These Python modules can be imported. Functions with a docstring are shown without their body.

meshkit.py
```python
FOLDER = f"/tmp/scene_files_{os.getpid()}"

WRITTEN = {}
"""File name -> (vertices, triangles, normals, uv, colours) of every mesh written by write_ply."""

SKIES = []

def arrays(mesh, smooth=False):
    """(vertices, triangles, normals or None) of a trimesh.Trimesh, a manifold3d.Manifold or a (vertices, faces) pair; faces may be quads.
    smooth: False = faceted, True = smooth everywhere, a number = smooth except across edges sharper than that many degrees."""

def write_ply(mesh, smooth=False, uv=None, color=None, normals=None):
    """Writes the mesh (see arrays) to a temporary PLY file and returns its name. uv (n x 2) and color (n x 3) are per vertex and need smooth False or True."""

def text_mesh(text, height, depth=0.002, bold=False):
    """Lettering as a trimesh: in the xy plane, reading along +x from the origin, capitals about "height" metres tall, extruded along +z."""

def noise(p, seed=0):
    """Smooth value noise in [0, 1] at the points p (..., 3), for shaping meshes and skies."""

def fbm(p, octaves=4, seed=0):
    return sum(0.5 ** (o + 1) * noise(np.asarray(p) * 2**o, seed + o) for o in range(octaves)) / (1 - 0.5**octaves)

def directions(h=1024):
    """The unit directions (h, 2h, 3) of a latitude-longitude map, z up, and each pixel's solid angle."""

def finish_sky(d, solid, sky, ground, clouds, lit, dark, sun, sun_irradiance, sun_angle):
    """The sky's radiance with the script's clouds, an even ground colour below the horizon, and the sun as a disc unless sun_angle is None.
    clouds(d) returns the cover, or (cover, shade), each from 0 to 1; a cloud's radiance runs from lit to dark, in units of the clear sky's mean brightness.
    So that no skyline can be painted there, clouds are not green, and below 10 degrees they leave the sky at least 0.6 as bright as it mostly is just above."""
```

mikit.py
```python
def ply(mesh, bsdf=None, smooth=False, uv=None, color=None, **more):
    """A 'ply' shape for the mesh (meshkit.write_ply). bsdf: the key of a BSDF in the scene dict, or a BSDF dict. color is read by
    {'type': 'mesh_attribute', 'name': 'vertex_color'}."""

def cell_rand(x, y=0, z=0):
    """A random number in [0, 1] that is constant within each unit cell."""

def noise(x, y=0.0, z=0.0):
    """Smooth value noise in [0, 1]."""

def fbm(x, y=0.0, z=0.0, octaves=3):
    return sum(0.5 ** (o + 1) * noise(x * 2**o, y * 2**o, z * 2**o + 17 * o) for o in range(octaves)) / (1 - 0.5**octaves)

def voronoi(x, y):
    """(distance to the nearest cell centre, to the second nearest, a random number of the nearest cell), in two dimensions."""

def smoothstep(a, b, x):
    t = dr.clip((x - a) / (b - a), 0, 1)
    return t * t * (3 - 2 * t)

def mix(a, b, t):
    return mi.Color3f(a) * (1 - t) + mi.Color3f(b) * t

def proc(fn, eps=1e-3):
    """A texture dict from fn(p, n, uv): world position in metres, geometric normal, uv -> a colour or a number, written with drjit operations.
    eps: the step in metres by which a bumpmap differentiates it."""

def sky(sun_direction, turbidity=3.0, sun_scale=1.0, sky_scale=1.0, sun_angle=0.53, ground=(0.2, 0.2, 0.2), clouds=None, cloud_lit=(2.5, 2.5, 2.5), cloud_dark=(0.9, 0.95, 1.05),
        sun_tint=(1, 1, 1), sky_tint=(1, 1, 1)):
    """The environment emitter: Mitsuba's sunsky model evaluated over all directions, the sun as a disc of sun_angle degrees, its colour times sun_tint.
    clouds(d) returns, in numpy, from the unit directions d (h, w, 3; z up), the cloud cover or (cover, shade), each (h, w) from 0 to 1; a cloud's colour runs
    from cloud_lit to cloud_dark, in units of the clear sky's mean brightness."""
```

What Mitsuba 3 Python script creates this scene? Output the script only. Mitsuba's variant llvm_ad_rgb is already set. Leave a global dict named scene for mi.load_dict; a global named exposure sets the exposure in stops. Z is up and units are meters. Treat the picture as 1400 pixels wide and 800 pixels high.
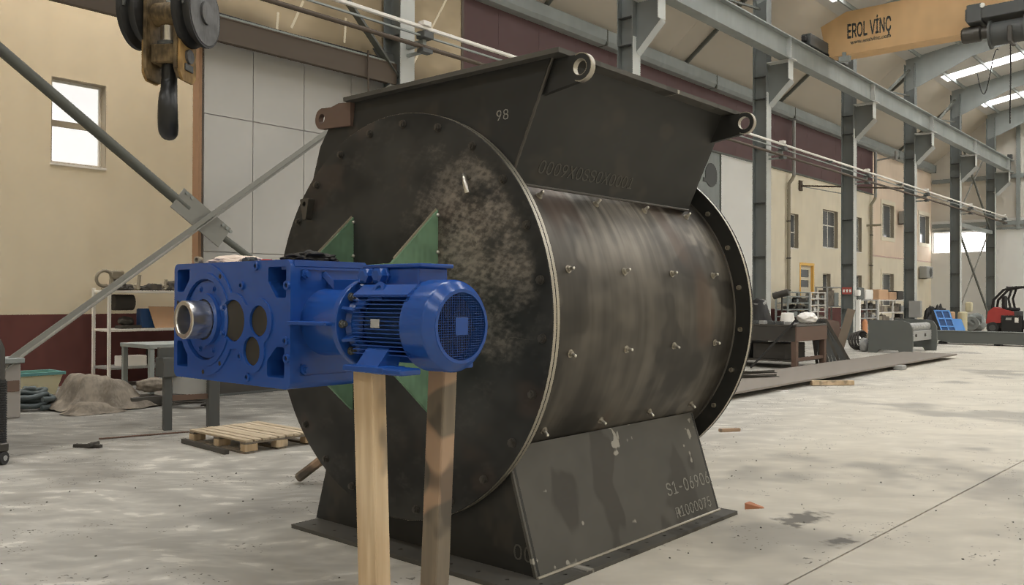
import math, random
import numpy as np, trimesh, mitsuba as mi, drjit as dr, mikit, meshkit
import manifold3d as m3
from shapely.geometry import Polygon, Point, box as sbox
from shapely.ops import unary_union
from mikit import noise, fbm, voronoi, smoothstep, mix, proc, cell_rand

scene = {'type': 'scene'}
labels = {}
T = mi.ScalarTransform4f
rng = random.Random(7)

# ------------------------------------------------------------------ camera, sky, light, exposure
exposure = 1.15
YAW, PITCH, ROLL, FOC, EYE = 0.7137104, 0.00652096, 0.00380944, 1188.109, (0.0, 0.0, 1.55)
_fw = np.array([-math.sin(YAW) * math.cos(PITCH), math.cos(YAW) * math.cos(PITCH), math.sin(PITCH)])
_r = np.array([math.cos(YAW), math.sin(YAW), 0.0]); _u = np.cross(_r, _fw)
_r2 = _r * math.cos(ROLL) + _u * math.sin(ROLL); _u2 = -_r * math.sin(ROLL) + _u * math.cos(ROLL)
_m = np.eye(4); _m[:3, 0], _m[:3, 1], _m[:3, 2], _m[:3, 3] = -_r2, _u2, _fw, EYE
scene['camera'] = {'type': 'perspective', 'fov': 2 * math.degrees(math.atan(700 / FOC)), 'fov_axis': 'x',
                   'near_clip': 0.05, 'far_clip': 300.0, 'to_world': T(_m.tolist())}
SKYLIGHT = 4.6      # radiance of the translucent roof sheets
PANE = 0.9           # radiance of the frosted end windows and the added right-wall panes
scene['sky'] = {'sampling_weight': .4, **mikit.sky((0.5, -0.4, 0.75), turbidity=4.0, sun_scale=0.0, sky_scale=2.5, ground=(.3, .3, .28),
                         clouds=lambda d: np.full(d.shape[:2], 0.9), cloud_lit=(2.0, 1.9, 1.75))}

# ------------------------------------------------------------------ materials
def P(name, rgb, rough=.6, metal=0., spec=.5, **k):
    bc = rgb if isinstance(rgb, dict) else {'type': 'rgb', 'value': list(rgb)}
    scene[name] = {'type': 'twosided', 'bsdf': {'type': 'principled', 'base_color': bc, 'roughness': rough, 'metallic': metal, 'specular': spec, **k}}
    return name
def paint(name, rgb, rough=.7, var=.25, scale=1.2, dirt=None, spec=.3, metal=0.):
    lo, hi = tuple(v * (1 - var) for v in rgb), tuple(v * (1 + var * .7) for v in rgb)
    def fn(p, n, uv):
        a = fbm(p.x * scale, p.y * scale, p.z * scale, 4)
        b = noise(p.x * scale * 9, p.y * scale * 9, p.z * scale * 2)
        col = mix(lo, hi, smoothstep(.25, .75, a * .8 + b * .2))
        if dirt is not None:
            col = mix(col, mi.Color3f(*dirt[0]), smoothstep(dirt[1], dirt[1] + .2, fbm(p.x * dirt[2] + 31, p.y * dirt[2], p.z * dirt[2] * .5 + 5, 4)) * dirt[3])
        return col
    return P(name, proc(fn), rough, metal, spec)

def f_floor(p, n, uv):
    a = fbm(p.x * .35 + 3, p.y * .35, 0, 3)
    cl = fbm(p.x * 1.3 + 8, p.y * 1.3 + 4, 2., 4)
    # trowel smears run along the hall's width
    s = fbm((p.x * .756 + p.y * .655) * 4.2, (p.y * .756 - p.x * .655) * 9. + noise(p.x * 2, p.y * 2, 4.) * 2.5, 7., 4)
    s2 = fbm((p.x * .8 + p.y * .6) * 1.3, (p.y * .8 - p.x * .6) * 3.4, 3., 4)
    warm = mix((.475, .447, .388), (.535, .505, .437), cl)
    cool = mix((.345, .335, .31), (.43, .42, .39), cl)
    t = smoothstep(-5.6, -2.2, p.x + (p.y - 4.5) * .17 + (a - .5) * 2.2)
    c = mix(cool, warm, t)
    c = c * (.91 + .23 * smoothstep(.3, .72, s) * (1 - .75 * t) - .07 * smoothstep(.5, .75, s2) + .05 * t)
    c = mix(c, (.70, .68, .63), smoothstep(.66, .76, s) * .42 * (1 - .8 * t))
    c = mix(c, (.17, .165, .155), smoothstep(.60, .78, fbm(p.x * .9 + 40, p.y * .9 + 9, 1., 4)) * .55)
    c = c * (1 - .52 * smoothstep(-7.6, -10.6, p.x + (cl - .5) * 2.5) * smoothstep(12., 8., p.y))      # floor colour gets darker into the side bay
    # oil stains near the steel base
    for sx, sy, r in ((-2.47, 5.97, .16), (-2.06, 5.6, .09)):
        d = dr.sqrt(dr.square((p.x - sx) * 1.0) + dr.square((p.y - sy) * .55)) / r + (fbm(p.x * 14, p.y * 14, 0, 3) - .5) * 1.6
        c = mix(c, (.07, .065, .06), smoothstep(1.1, .3, d) * .8)
    sp = smoothstep(.86, .90, noise(p.x * 46, p.y * 46, 3.)) * smoothstep(.60, .75, noise(p.x * 4, p.y * 4, 9.))
    return mix(c, (.10, .095, .085), sp * .75)
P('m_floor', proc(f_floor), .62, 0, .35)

def f_disc(p, n, uv):
    a = fbm(p.x * 2.2, p.y * 2.2 + 3, p.z * 2.2, 4)
    c = mix((.016, .0175, .0185), (.050, .0515, .050), smoothstep(.3, .72, a))
    # scuffed, ground patches towards the right of the cover
    reg = smoothstep(.90, .15, dr.sqrt(dr.square((p.x + 3.36) * 1.15) + dr.square((p.z - 1.88) * .9))) * smoothstep(1.20, 1.10, dr.sqrt(dr.square(p.x + 4.074) + dr.square(p.z - 1.438)))
    w = fbm(p.x * 7 + 5, p.y * 3, p.z * 7 - 2, 5)
    fine = fbm(p.x * 30 + p.z * 14, p.y * 9, p.z * 38 - p.x * 8, 4)
    k = smoothstep(.40, .72, w * .62 + fine * .20 + reg * .20) * (reg * .95 + .14)
    c = mix(c, mix((.15, .135, .12), (.31, .28, .245), smoothstep(.3, .7, fine)), k * .85)
    lines = smoothstep(.012, .0, dr.abs(noise(p.x * 9 + p.z * 3, p.z * 8, 2.) - .5)) * smoothstep(.45, .6, w)
    c = mix(c, (.30, .28, .23), lines * reg * .55)
    return mix(c, (.10, .062, .048), smoothstep(.64, .76, fbm(p.x * 3 + 17, 2., p.z * 3 + 4, 3)) * .25)
P('m_disc', proc(f_disc), .52, .25, .45)

def f_drum(p, n, uv):
    ang = dr.atan2(p.z - 1.438, p.x + 4.074)
    st = fbm(p.y * 6.5, ang * 1.5, 3., 4)
    st2 = fbm(p.y * 24, ang * 2.2, 8., 3)
    a = fbm(p.y * 1.7 + 3, ang * 2.6 + 1, 5., 4)
    c = mix((.062, .058, .052), (.235, .215, .185), smoothstep(.28, .72, a * .66 + st * .24 + st2 * .10))
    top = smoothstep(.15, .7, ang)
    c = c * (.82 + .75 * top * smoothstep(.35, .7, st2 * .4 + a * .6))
    blot = smoothstep(.60, .68, fbm(p.y * 2.4 + 9, ang * 3.1, 1., 3))
    c = mix(c, (.030, .029, .027), blot * .6)
    rust = smoothstep(.60, .74, fbm(p.y * 2.2 + 31, ang * 1.2 + 7, 2., 3))
    return mix(c, (.105, .062, .042), rust * .5)
P('m_drum', proc(f_drum), .42, .55, .5)

def f_plate(p, n, uv):
    a = fbm(p.x * 2.4 + 2, p.y * 2.4, p.z * 2.4, 4)
    c = mix((.022, .0235, .0235), (.044, .0445, .0425), a)
    return mix(c, (.085, .07, .055), smoothstep(.60, .75, fbm(p.x * 5, p.y * 3, p.z * 3 + 9, 4)) * .3)
P('m_plate', proc(f_plate), .55, .2, .4)
def f_foot(p, n, uv):
    a = fbm(p.x * 1.9 + 2, p.y * 2.2, p.z * 2.2, 4)
    c = mix((.062, .062, .057), (.120, .115, .103), a)
    blot = smoothstep(.60, .68, fbm(p.y * 4.2 + 1, p.z * 2.6 + 5, 2., 3))
    c = mix(c, (.045, .041, .036), blot * .6)
    return mix(c, (.50, .48, .43), smoothstep(.79, .83, fbm(p.y * 9 + 3, p.z * 9, 1., 3)) * .6)
P('m_foot', proc(f_foot), .55, .2, .4)
def f_wood(p, n, uv):
    g = fbm(p.x * 30, p.y * 30, p.z * 2.2, 4)
    a = fbm(p.x * 2.5, p.y * 2.5, p.z * 2.5 + 3, 3)
    c = mix((.44, .32, .195), (.66, .53, .37), smoothstep(.25, .75, g * .45 + a * .55))
    return mix(c, (.13, .115, .10), smoothstep(.66, .72, fbm(p.x * 4 + 9, p.y * 4, p.z * 2.7 + 1.6, 3)) * .6)
P('m_wood', proc(f_wood), .75, 0, .2)
def f_woodgrey(p, n, uv):
    g = fbm(p.x * 34, p.y * 34, p.z * 2.4, 4)
    c = mix((.15, .13, .105), (.26, .22, .17), g)
    c = mix(c, (.45, .31, .215), smoothstep(.58, .62, fbm(p.x * 3., p.y * 3, p.z * 3.4 + 2.4, 2)) * .8)
    return mix(c, (.07, .065, .06), smoothstep(.58, .66, fbm(p.x * 4 + 9, p.y * 4, p.z * 3 + 8, 3)) * .7)
P('m_woodgrey', proc(f_woodgrey), .75, 0, .2)
def f_pallet(p, n, uv):
    g = fbm(p.x * 5, p.y * 60, p.z * 40, 3)
    a = cell_rand(dr.floor(p.y * 9.6 + .2), 1, 0)
    return mix((.36, .29, .2), (.60, .52, .40), g * .5 + a * .5)
P('m_pallet', proc(f_pallet), .8, 0, .2)

paint('m_beige', (.71, .64, .50), .8, .07, .5)
paint('m_cream', (.74, .68, .55), .8, .06, .6)
paint('m_peach', (.76, .63, .51), .8, .06, .6)
P('m_pinkish', (.62, .47, .42), .8)
paint('m_maroon', (.135, .052, .048), .65, .2, .9)
P('m_maroon_sheet', (.105, .056, .058), .6)
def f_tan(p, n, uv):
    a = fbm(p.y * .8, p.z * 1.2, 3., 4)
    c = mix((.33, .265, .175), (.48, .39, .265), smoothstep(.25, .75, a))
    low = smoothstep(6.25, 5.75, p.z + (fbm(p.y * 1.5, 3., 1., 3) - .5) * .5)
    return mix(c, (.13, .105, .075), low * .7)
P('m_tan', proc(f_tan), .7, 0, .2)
P('m_doorgrey', (.46, .455, .44), .6)
P('m_whitepanel', (.72, .72, .70), .55)
P('m_roof', (.50, .49, .465), .7)
P('m_endwall', (.62, .59, .53), .7)
P('m_steelcol', (.155, .172, .170), .5)
P('m_post', (.30, .175, .10), .75)
P('m_leanroof', (.50, .455, .385), .75)
paint('m_steelgrey', (.26, .285, .28), .5, .12, .8)
P('m_steellight', (.47, .49, .48), .5)
P('m_steeldark', (.075, .08, .08), .55)
P('m_brace', (.22, .222, .205), .55)
P('m_bracedark', (.105, .112, .10), .55)
P('m_brownbeam', (.080, .060, .044), .6)
P('m_rust', (.135, .088, .068), .75)
P('m_rail', (.72, .71, .68), .4)
P('m_blue', (.014, .066, .285), .21, 0, .5, clearcoat=.1, clearcoat_gloss=.9)
P('m_bluelight', (.12, .34, .80), .45)
P('m_bluedark', (.03, .09, .25), .5)
paint('m_green', (.17, .30, .20), .55, .25, 5.)
P('m_machined', (.62, .60, .56), .26, .95)
P('m_edge', (.46, .43, .37), .38, .8)
P('m_bolt', (.085, .08, .072), .42, .5)
P('m_stud', (.70, .68, .63), .25, .9)
P('m_black', (.018, .018, .018), .6)
P('m_rubber', (.030, .030, .031), .75)
P('m_cover', (.038, .034, .027), .55, .3)
paint('m_hookyellow', (.30, .19, .075), .6, .5, 9.)
paint('m_hookdirty', (.16, .115, .06), .6, .6, 14.)
P('m_hook', (.026, .027, .028), .38, .4)
P('m_sheave', (.028, .029, .030), .48, .4)
paint('m_sheaveface', (.12, .122, .125), .5, .35, 11., None, .5, .3)
P('m_plank', (.17, .135, .10), .8)
P('m_signred', (.36, .085, .07), .6)
P('m_blackgap', (.012, .012, .014), .8)
paint('m_crane', (.66, .43, .22), .5, .10, .6)
P('m_lettering', (.035, .035, .035), .6)
P('m_chalk', (.24, .235, .215), .9)
P('m_chalkdim', (.085, .083, .075), .9)
P('m_white', (.80, .79, .76), .55)
P('m_plastic_cream', (.62, .58, .40), .5)
P('m_teal', (.10, .26, .26), .5)
paint('m_burlap', (.20, .175, .145), .9, .35, 6.)
P('m_hosegrey', (.075, .095, .10), .6)
P('m_cardboard', (.55, .36, .23), .8)
P('m_concrete', (.30, .28, .26), .9)
P('m_grimy', (.052, .048, .043), .7)
P('m_greymachine', (.115, .125, .12), .5)
P('m_greylight', (.33, .335, .33), .5)
P('m_red', (.42, .055, .05), .45)
P('m_orange', (.65, .30, .15), .5)
P('m_yellow', (.80, .50, .13), .5)
P('m_windowframe', (.78, .77, .73), .5)
P('m_winreveal', (.37, .33, .26), .7)
P('m_darkglass', (.10, .11, .12), .12, 0, .6)
P('m_plateflat', (.24, .215, .19), .55, .25)
P('m_brick', (.42, .19, .11), .85)
P('m_cloth', (.72, .62, .55), .9)
P('m_pipe', (.30, .27, .21), .6)
scene['m_glass'] = {'type': 'thindielectric'}

# ------------------------------------------------------------------ mesh helpers
def num(key):
    if key not in _used: _used.add(key); return key
    i = 1
    while f'{key}_{i:03d}' in _used: i += 1
    _used.add(f'{key}_{i:03d}'); return f'{key}_{i:03d}'
_used = set()
def add(key, mesh, mat, smooth=False, kind=None, label=None, cat=None, group=None, tw=None, parent=None):
    """One entry of the scene, under the next free number."""
    key = num((parent + '__' if parent else '') + key)
    d = mikit.ply(mesh, mat, smooth) if not isinstance(mesh, dict) else dict(mesh)
    if tw is not None: d['to_world'] = tw
    scene[key] = d
    tag(key, label, cat, group, kind)
    return key
def tag(key, label=None, cat=None, group=None, kind=None):
    e = {k: v for k, v in (('label', label), ('category', cat), ('group', group), ('kind', kind)) if v}
    if e: labels.setdefault(key, {}).update(e)
def thing(name, label, cat, group=None):
    key = num(name); tag(key, label, cat, group); return key
def struct(key, mesh, mat, smooth=False, parent=None, label=None):
    return add(key, mesh, mat, smooth, None if parent else 'structure', label, parent=parent)

def bx(x0, x1, y0, y1, z0, z1, b=0.):
    lo, hi = np.minimum((x0, y0, z0), (x1, y1, z1)), np.maximum((x0, y0, z0), (x1, y1, z1))
    if b <= 0:
        m = trimesh.creation.box(hi - lo); m.apply_translation((lo + hi) / 2); return m
    b = min(b, (hi - lo).min() * .45); pts = []
    for i in range(8):
        s = np.array([(i >> k) & 1 for k in range(3)]); c = np.where(s, hi, lo); d = np.where(s, -b, b)
        for k in range(3):
            q = c + d; q[k] = c[k]; pts.append(q)
    return trimesh.convex.convex_hull(np.array(pts))
def cat(*ms): return trimesh.util.concatenate([m for m in ms])
def frame_to(p0, p1, up=(0, 0, 1)):
    p0, p1 = np.array(p0, float), np.array(p1, float); z = p1 - p0; L = np.linalg.norm(z); z /= L
    x = np.cross(up, z)
    if np.linalg.norm(x) < 1e-6: x = np.cross((1, 0, 0), z)
    x /= np.linalg.norm(x); y = np.cross(z, x); m = np.eye(4); m[:3, 0], m[:3, 1], m[:3, 2], m[:3, 3] = x, y, z, p0
    return m, L
def cyl(p0, p1, r, n=20, r2=None):
    m, L = frame_to(p0, p1)
    if r2 is None:
        c = trimesh.creation.cylinder(r, L, sections=n); c.apply_translation((0, 0, L / 2))
    else:
        c = trimesh.creation.revolve(np.array([(0, 0), (r, 0), (r2, L), (0, L)]), sections=n)
    c.apply_transform(m); return c
def bar(p0, p1, w, h, up=(0, 0, 1), b=0.):
    m, L = frame_to(p0, p1, up); c = bx(-w / 2, w / 2, -h / 2, h / 2, 0, L, b); c.apply_transform(m); return c
def lathe(prof, p0, d, n=48):
    """prof: (r, t) along the axis d from p0."""
    m, _ = frame_to(p0, np.array(p0, float) + np.array(d, float))
    c = trimesh.creation.revolve(np.array(prof, float), sections=n); c.apply_transform(m); return c
def ring(p0, d, r0, r1, t, n=64): return lathe([(r0, 0), (r1, 0), (r1, t), (r0, t), (r0, 0)], p0, d, n)
def prism(poly, plane, a, b):
    """poly (list or shapely) in the plane 'xz','yz' or 'xy', extruded from a to b along the third axis."""
    g = poly if hasattr(poly, 'geom_type') else Polygon(poly)
    gs = list(getattr(g, 'geoms', [g]))
    m = cat(*[trimesh.creation.extrude_polygon(s, abs(b - a), engine='earcut') for s in gs])
    v = m.vertices.copy(); lo = min(a, b)
    if plane == 'xz': v = np.c_[v[:, 0], lo + v[:, 2], v[:, 1]]; flip = True
    elif plane == 'yz': v = np.c_[lo + v[:, 2], v[:, 0], v[:, 1]]; flip = False
    else: v = np.c_[v[:, 0], v[:, 1], lo + v[:, 2]]; flip = False
    f = m.faces[:, ::-1] if flip else m.faces
    return trimesh.Trimesh(v, f, process=False)
def sweep(path, r, n=10):
    """A round tube along the points."""
    p = np.array(path, float); t = np.gradient(p, axis=0); t /= np.linalg.norm(t, axis=1, keepdims=True)
    a = np.cross(t[0], (0, 0, 1.)); a = a if np.linalg.norm(a) > 1e-3 else np.cross(t[0], (1., 0, 0)); a /= np.linalg.norm(a)
    vs = []
    for q, d in zip(p, t):
        a = a - d * (a @ d); a /= np.linalg.norm(a); b = np.cross(d, a)
        w = np.linspace(0, 2 * np.pi, n, endpoint=False)
        vs.append(q + r * (np.cos(w)[:, None] * a + np.sin(w)[:, None] * b))
    k = len(p); v = np.vstack(vs); f = []
    for i in range(k - 1):
        for j in range(n):
            a0, a1, b0, b1 = i * n + j, i * n + (j + 1) % n, (i + 1) * n + j, (i + 1) * n + (j + 1) % n
            f += [(a0, a1, b1), (a0, b1, b0)]
    c0, c1 = len(v), len(v) + 1; v = np.vstack([v, p[0], p[-1]])
    for j in range(n): f += [(c0, (j + 1) % n, j), (c1, (k - 1) * n + j, (k - 1) * n + (j + 1) % n)]
    return trimesh.Trimesh(v, np.array(f), process=False)
def man(m): return m3.Manifold(m3.Mesh(np.asarray(m.vertices, np.float32), np.asarray(m.faces, np.uint32)))
def tri(m): q = m.to_mesh(); return trimesh.Trimesh(q.vert_properties[:, :3], q.tri_verts, process=False)
def lump(c, s, seed, amp=.35, sub=3, freq=2.2):
    m = trimesh.creation.icosphere(sub); v = m.vertices
    k = 1 + amp * (meshkit.fbm(v * freq + seed * 7.3, 3, seed) - .5) * 2
    m.vertices = v * k[:, None] * np.array(s) + np.array(c); m.vertices[:, 2] = np.maximum(m.vertices[:, 2], c[2] - s[2] * .95); return m
def hexbolt(r, h, sr=0., sl=0., washer=0.):
    """A hexagon head along +z, with an optional washer and stud end."""
    ms = [trimesh.creation.cylinder(r, h, sections=6)]; ms[0].apply_translation((0, 0, h / 2 + (.004 if washer else 0)))
    if washer: w = trimesh.creation.cylinder(washer, .005, sections=18); w.apply_translation((0, 0, .0025)); ms.append(w)
    if sr: s = trimesh.creation.cylinder(sr, sl, sections=12); s.apply_translation((0, 0, h + sl / 2)); ms.append(s)
    return cat(*ms)
def aim(p, d, spin=0.):
    m, _ = frame_to(p, np.array(p, float) + np.array(d, float))
    c, s = math.cos(spin), math.sin(spin); R = np.eye(4); R[:2, :2] = [[c, -s], [s, c]]
    return T((m @ R).tolist())
def text(s, h, origin, right, up, depth=.003, bold=False, wscale=1.):
    m = meshkit.text_mesh(s, h, depth, bold); m.vertices[:, 0] *= wscale
    r, u = np.array(right, float), np.array(up, float); r /= np.linalg.norm(r); u = u - r * (u @ r); u /= np.linalg.norm(u); k = np.cross(r, u)
    A = np.eye(4); A[:3, 0], A[:3, 1], A[:3, 2], A[:3, 3] = r, u, k, origin; m.apply_transform(A); return m
def wall(axis, at, thick, a0, a1, z0, z1, holes=()):
    """A slab in the plane axis=at (thick towards -axis) from a0 to a1 with rectangular holes (b0, b1, z0, z1)."""
    g = sbox(a0, z0, a1, z1)
    for h in holes: g = g.difference(sbox(h[0], h[2], h[1], h[3]))
    return prism(g, 'yz' if axis == 'x' else 'xz', at - thick, at)

# ------------------------------------------------------------------ the hall: floor, roof, walls
X_COL, Y_COL0, BAY = -12.1, 10.76, 7.68
COLS = [Y_COL0 + BAY * i for i in range(-3, 7)]
Y_END, Y_BACK, X_WALL, X_RIGHT = 58.0, -14.0, -15.7, 12.1
struct('floor', bx(-16.2, 12.6, -14.4, 58.6, -.3, -.035), 'm_concrete')
# concrete slabs with a sawn joint along the hall and cross joints
xs = [-16.1, -9.2, -1.9, 5.2, 12.5]; ys = [-14.3, 1.2, 16.4, 30., 44., 58.4]
slabs = {}
for i in range(4):
    for j in range(5):
        g = .006
        y_in = g if j else 0; xg = lambda y: 0.0
        # the joint by the camera runs slightly out of line with the hall
        p = []
        for (sx, sy) in ((0, 0), (1, 0), (1, 1), (0, 1)):
            X = xs[i + sx]; Y = ys[j + sy]
            if X == -1.9: X += .041 * (Y - 6.2)
            p.append((X + (g if not sx else -g), Y))
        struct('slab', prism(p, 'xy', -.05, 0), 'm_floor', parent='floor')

def roof_z(x): return 12.52 + .172 * (12.1 - abs(x))
# roof sheets between the strips of translucent sheet
SKY_Y = [31.35 + BAY * k for k in range(-6, 4)]
edges = [Y_BACK] + [v for y in SKY_Y for v in (y - .62, y + .62)] + [Y_END + .4]
def slope(x0, x1, y0, y1, t=.08):
    z0, z1 = roof_z(x0), roof_z(x1)
    return prism([(x0, z0), (x1, z1), (x1, z1 + t), (x0, z0 + t)], 'xz', y0, y1)
first = True
def roofpiece(m, mat='m_roof', name='roof_sheet'):
    struct(name, m, mat, parent='ceiling')
struct('ceiling', bx(-.35, .35, Y_BACK, Y_END, roof_z(0) + .09, roof_z(0) + .17), 'm_roof')
scene['m_skysheet'] = {'type': 'twosided', 'bsdf': {'type': 'diffuse', 'reflectance': {'type': 'rgb', 'value': [.8, .8, .8]}}}
for k in range(0, len(edges) - 1):
    y0, y1 = edges[k], edges[k + 1]
    for x0, x1 in ((X_COL - .3, 0), (0, -X_COL + .3)):
        if k % 2 == 0:
            roofpiece(slope(x0, x1, y0, y1))
        else:
            roofpiece(slope(x0, x0 + (1 if x0 < 0 else -1) * 0 + (0 if x0 < 0 else 0) + (.35 if x0 < 0 else .9), y0, y1))
            roofpiece(slope(x1 - (.9 if x0 < 0 else .35), x1, y0, y1))
            a0, a1 = (x0 + .35, x1 - .9) if x0 < 0 else (x0 + .9, x1 - .35)
            z0, z1 = roof_z(a0) + .04, roof_z(a1) + .04
            v = np.array([(a0, y0, z0), (a1, y0, z1), (a1, y1, z1), (a0, y1, z0)]); f = np.array([(0, 2, 1), (0, 3, 2)])
            key = add('skylight_and_fill', (v, f), 'm_skysheet', kind=None, parent='ceiling')
            scene[key]['emitter'] = {'type': 'area', 'radiance': {'type': 'rgb', 'value': [SKYLIGHT, SKYLIGHT * .985, SKYLIGHT * .95]}}
tag('ceiling', 'pale sheet-metal roof with glowing translucent strips')
# purlins along the hall, under the sheets
for s in (-1, 1):
    for i in range(8):
        x = s * (11.7 - 1.62 * i); z = roof_z(x)
        struct('purlin', bx(x - .03, x + .03, Y_BACK, Y_END, z - .17, z - .004), 'm_steelgrey', parent='ceiling')
# lean-to roof on the side bay, gutter to eave
def lean_z(x): return 9.86 + (x - X_WALL) * (12.5 - 9.86) / (X_COL - .25 - X_WALL)
leanp = [(X_WALL - .25, lean_z(X_WALL - .25)), (X_COL - .25, lean_z(X_COL - .25)), (X_COL - .25, lean_z(X_COL - .25) + .1), (X_WALL - .25, lean_z(X_WALL - .25) + .1)]
le = [Y_BACK, -7.4, -4.4, -.6, 2.4, 5.0, 8.8] + [3.08 + BAY * a for a in range(1, 8)]
le = sorted(v for v in le if v < Y_END) + [Y_END]
for y0, y1 in zip(le[:-1], le[1:]):
    if (round(y0, 1), round(y1, 1)) in ((-7.4, -4.4), (-.6, 2.4), (5.0, 8.8)):      # unseen glowing sheets, added to brighten the beige wall below
        a0, a1 = X_WALL + .1, X_COL - .5
        key = add('skylight_and_fill', (np.array([(a0, y0, lean_z(a0)), (a1, y0, lean_z(a1)), (a1, y1, lean_z(a1)), (a0, y1, lean_z(a0))]), np.array([(0, 2, 1), (0, 3, 2)])), 'm_skysheet', parent='ceiling')
        scene[key]['emitter'] = {'type': 'area', 'radiance': {'type': 'rgb', 'value': [SKYLIGHT, SKYLIGHT * .985, SKYLIGHT * .95]}}
    else: struct('lean_sheet', prism(leanp, 'xz', y0 + .004, y1 - .004), 'm_leanroof', parent='ceiling')
for f in (.5,):
    x = X_WALL + f * 3.4; struct('purlin', bx(x - .03, x + .03, 9., Y_END, lean_z(x) - .15, lean_z(x) - .01), 'm_roof', parent='ceiling')
# struts under the lean-to roof
k = 0
for i in range(8):
    y = 27.3 + 7.95 * (i - 3)
    if 10 < y < 57:
        add('roof_strut', bar((X_WALL + .05, y, 9.82), (X_COL - .5, y, lean_z(X_COL - .5) - .1), .09, .12), 'm_bracedark', kind='structure', label='dark sloping strut under the side bay roof')
# gutter
for a in range(7):
    y0, y1 = 8. + 7.1 * a, min(8. + 7.1 * (a + 1) - .02, 57.7)
    key = 'wall_left'
    add('gutter', prism([(X_WALL + .02, 9.38), (X_WALL + .30, 9.38), (X_WALL + .38, 9.5), (X_WALL + .38, 9.84), (X_WALL + .02, 9.84)], 'xz', y0, y1), 'm_steelgrey', kind='structure', label='grey box gutter length along the top of the maroon band')
    add('gutter_joint', bx(X_WALL + .015, X_WALL + .392, y1 - .06, y1 + .0, 9.37, 9.845), 'm_bracedark', kind=None, parent='gutter' if a == 0 else f'gutter_{a:03d}')

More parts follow.
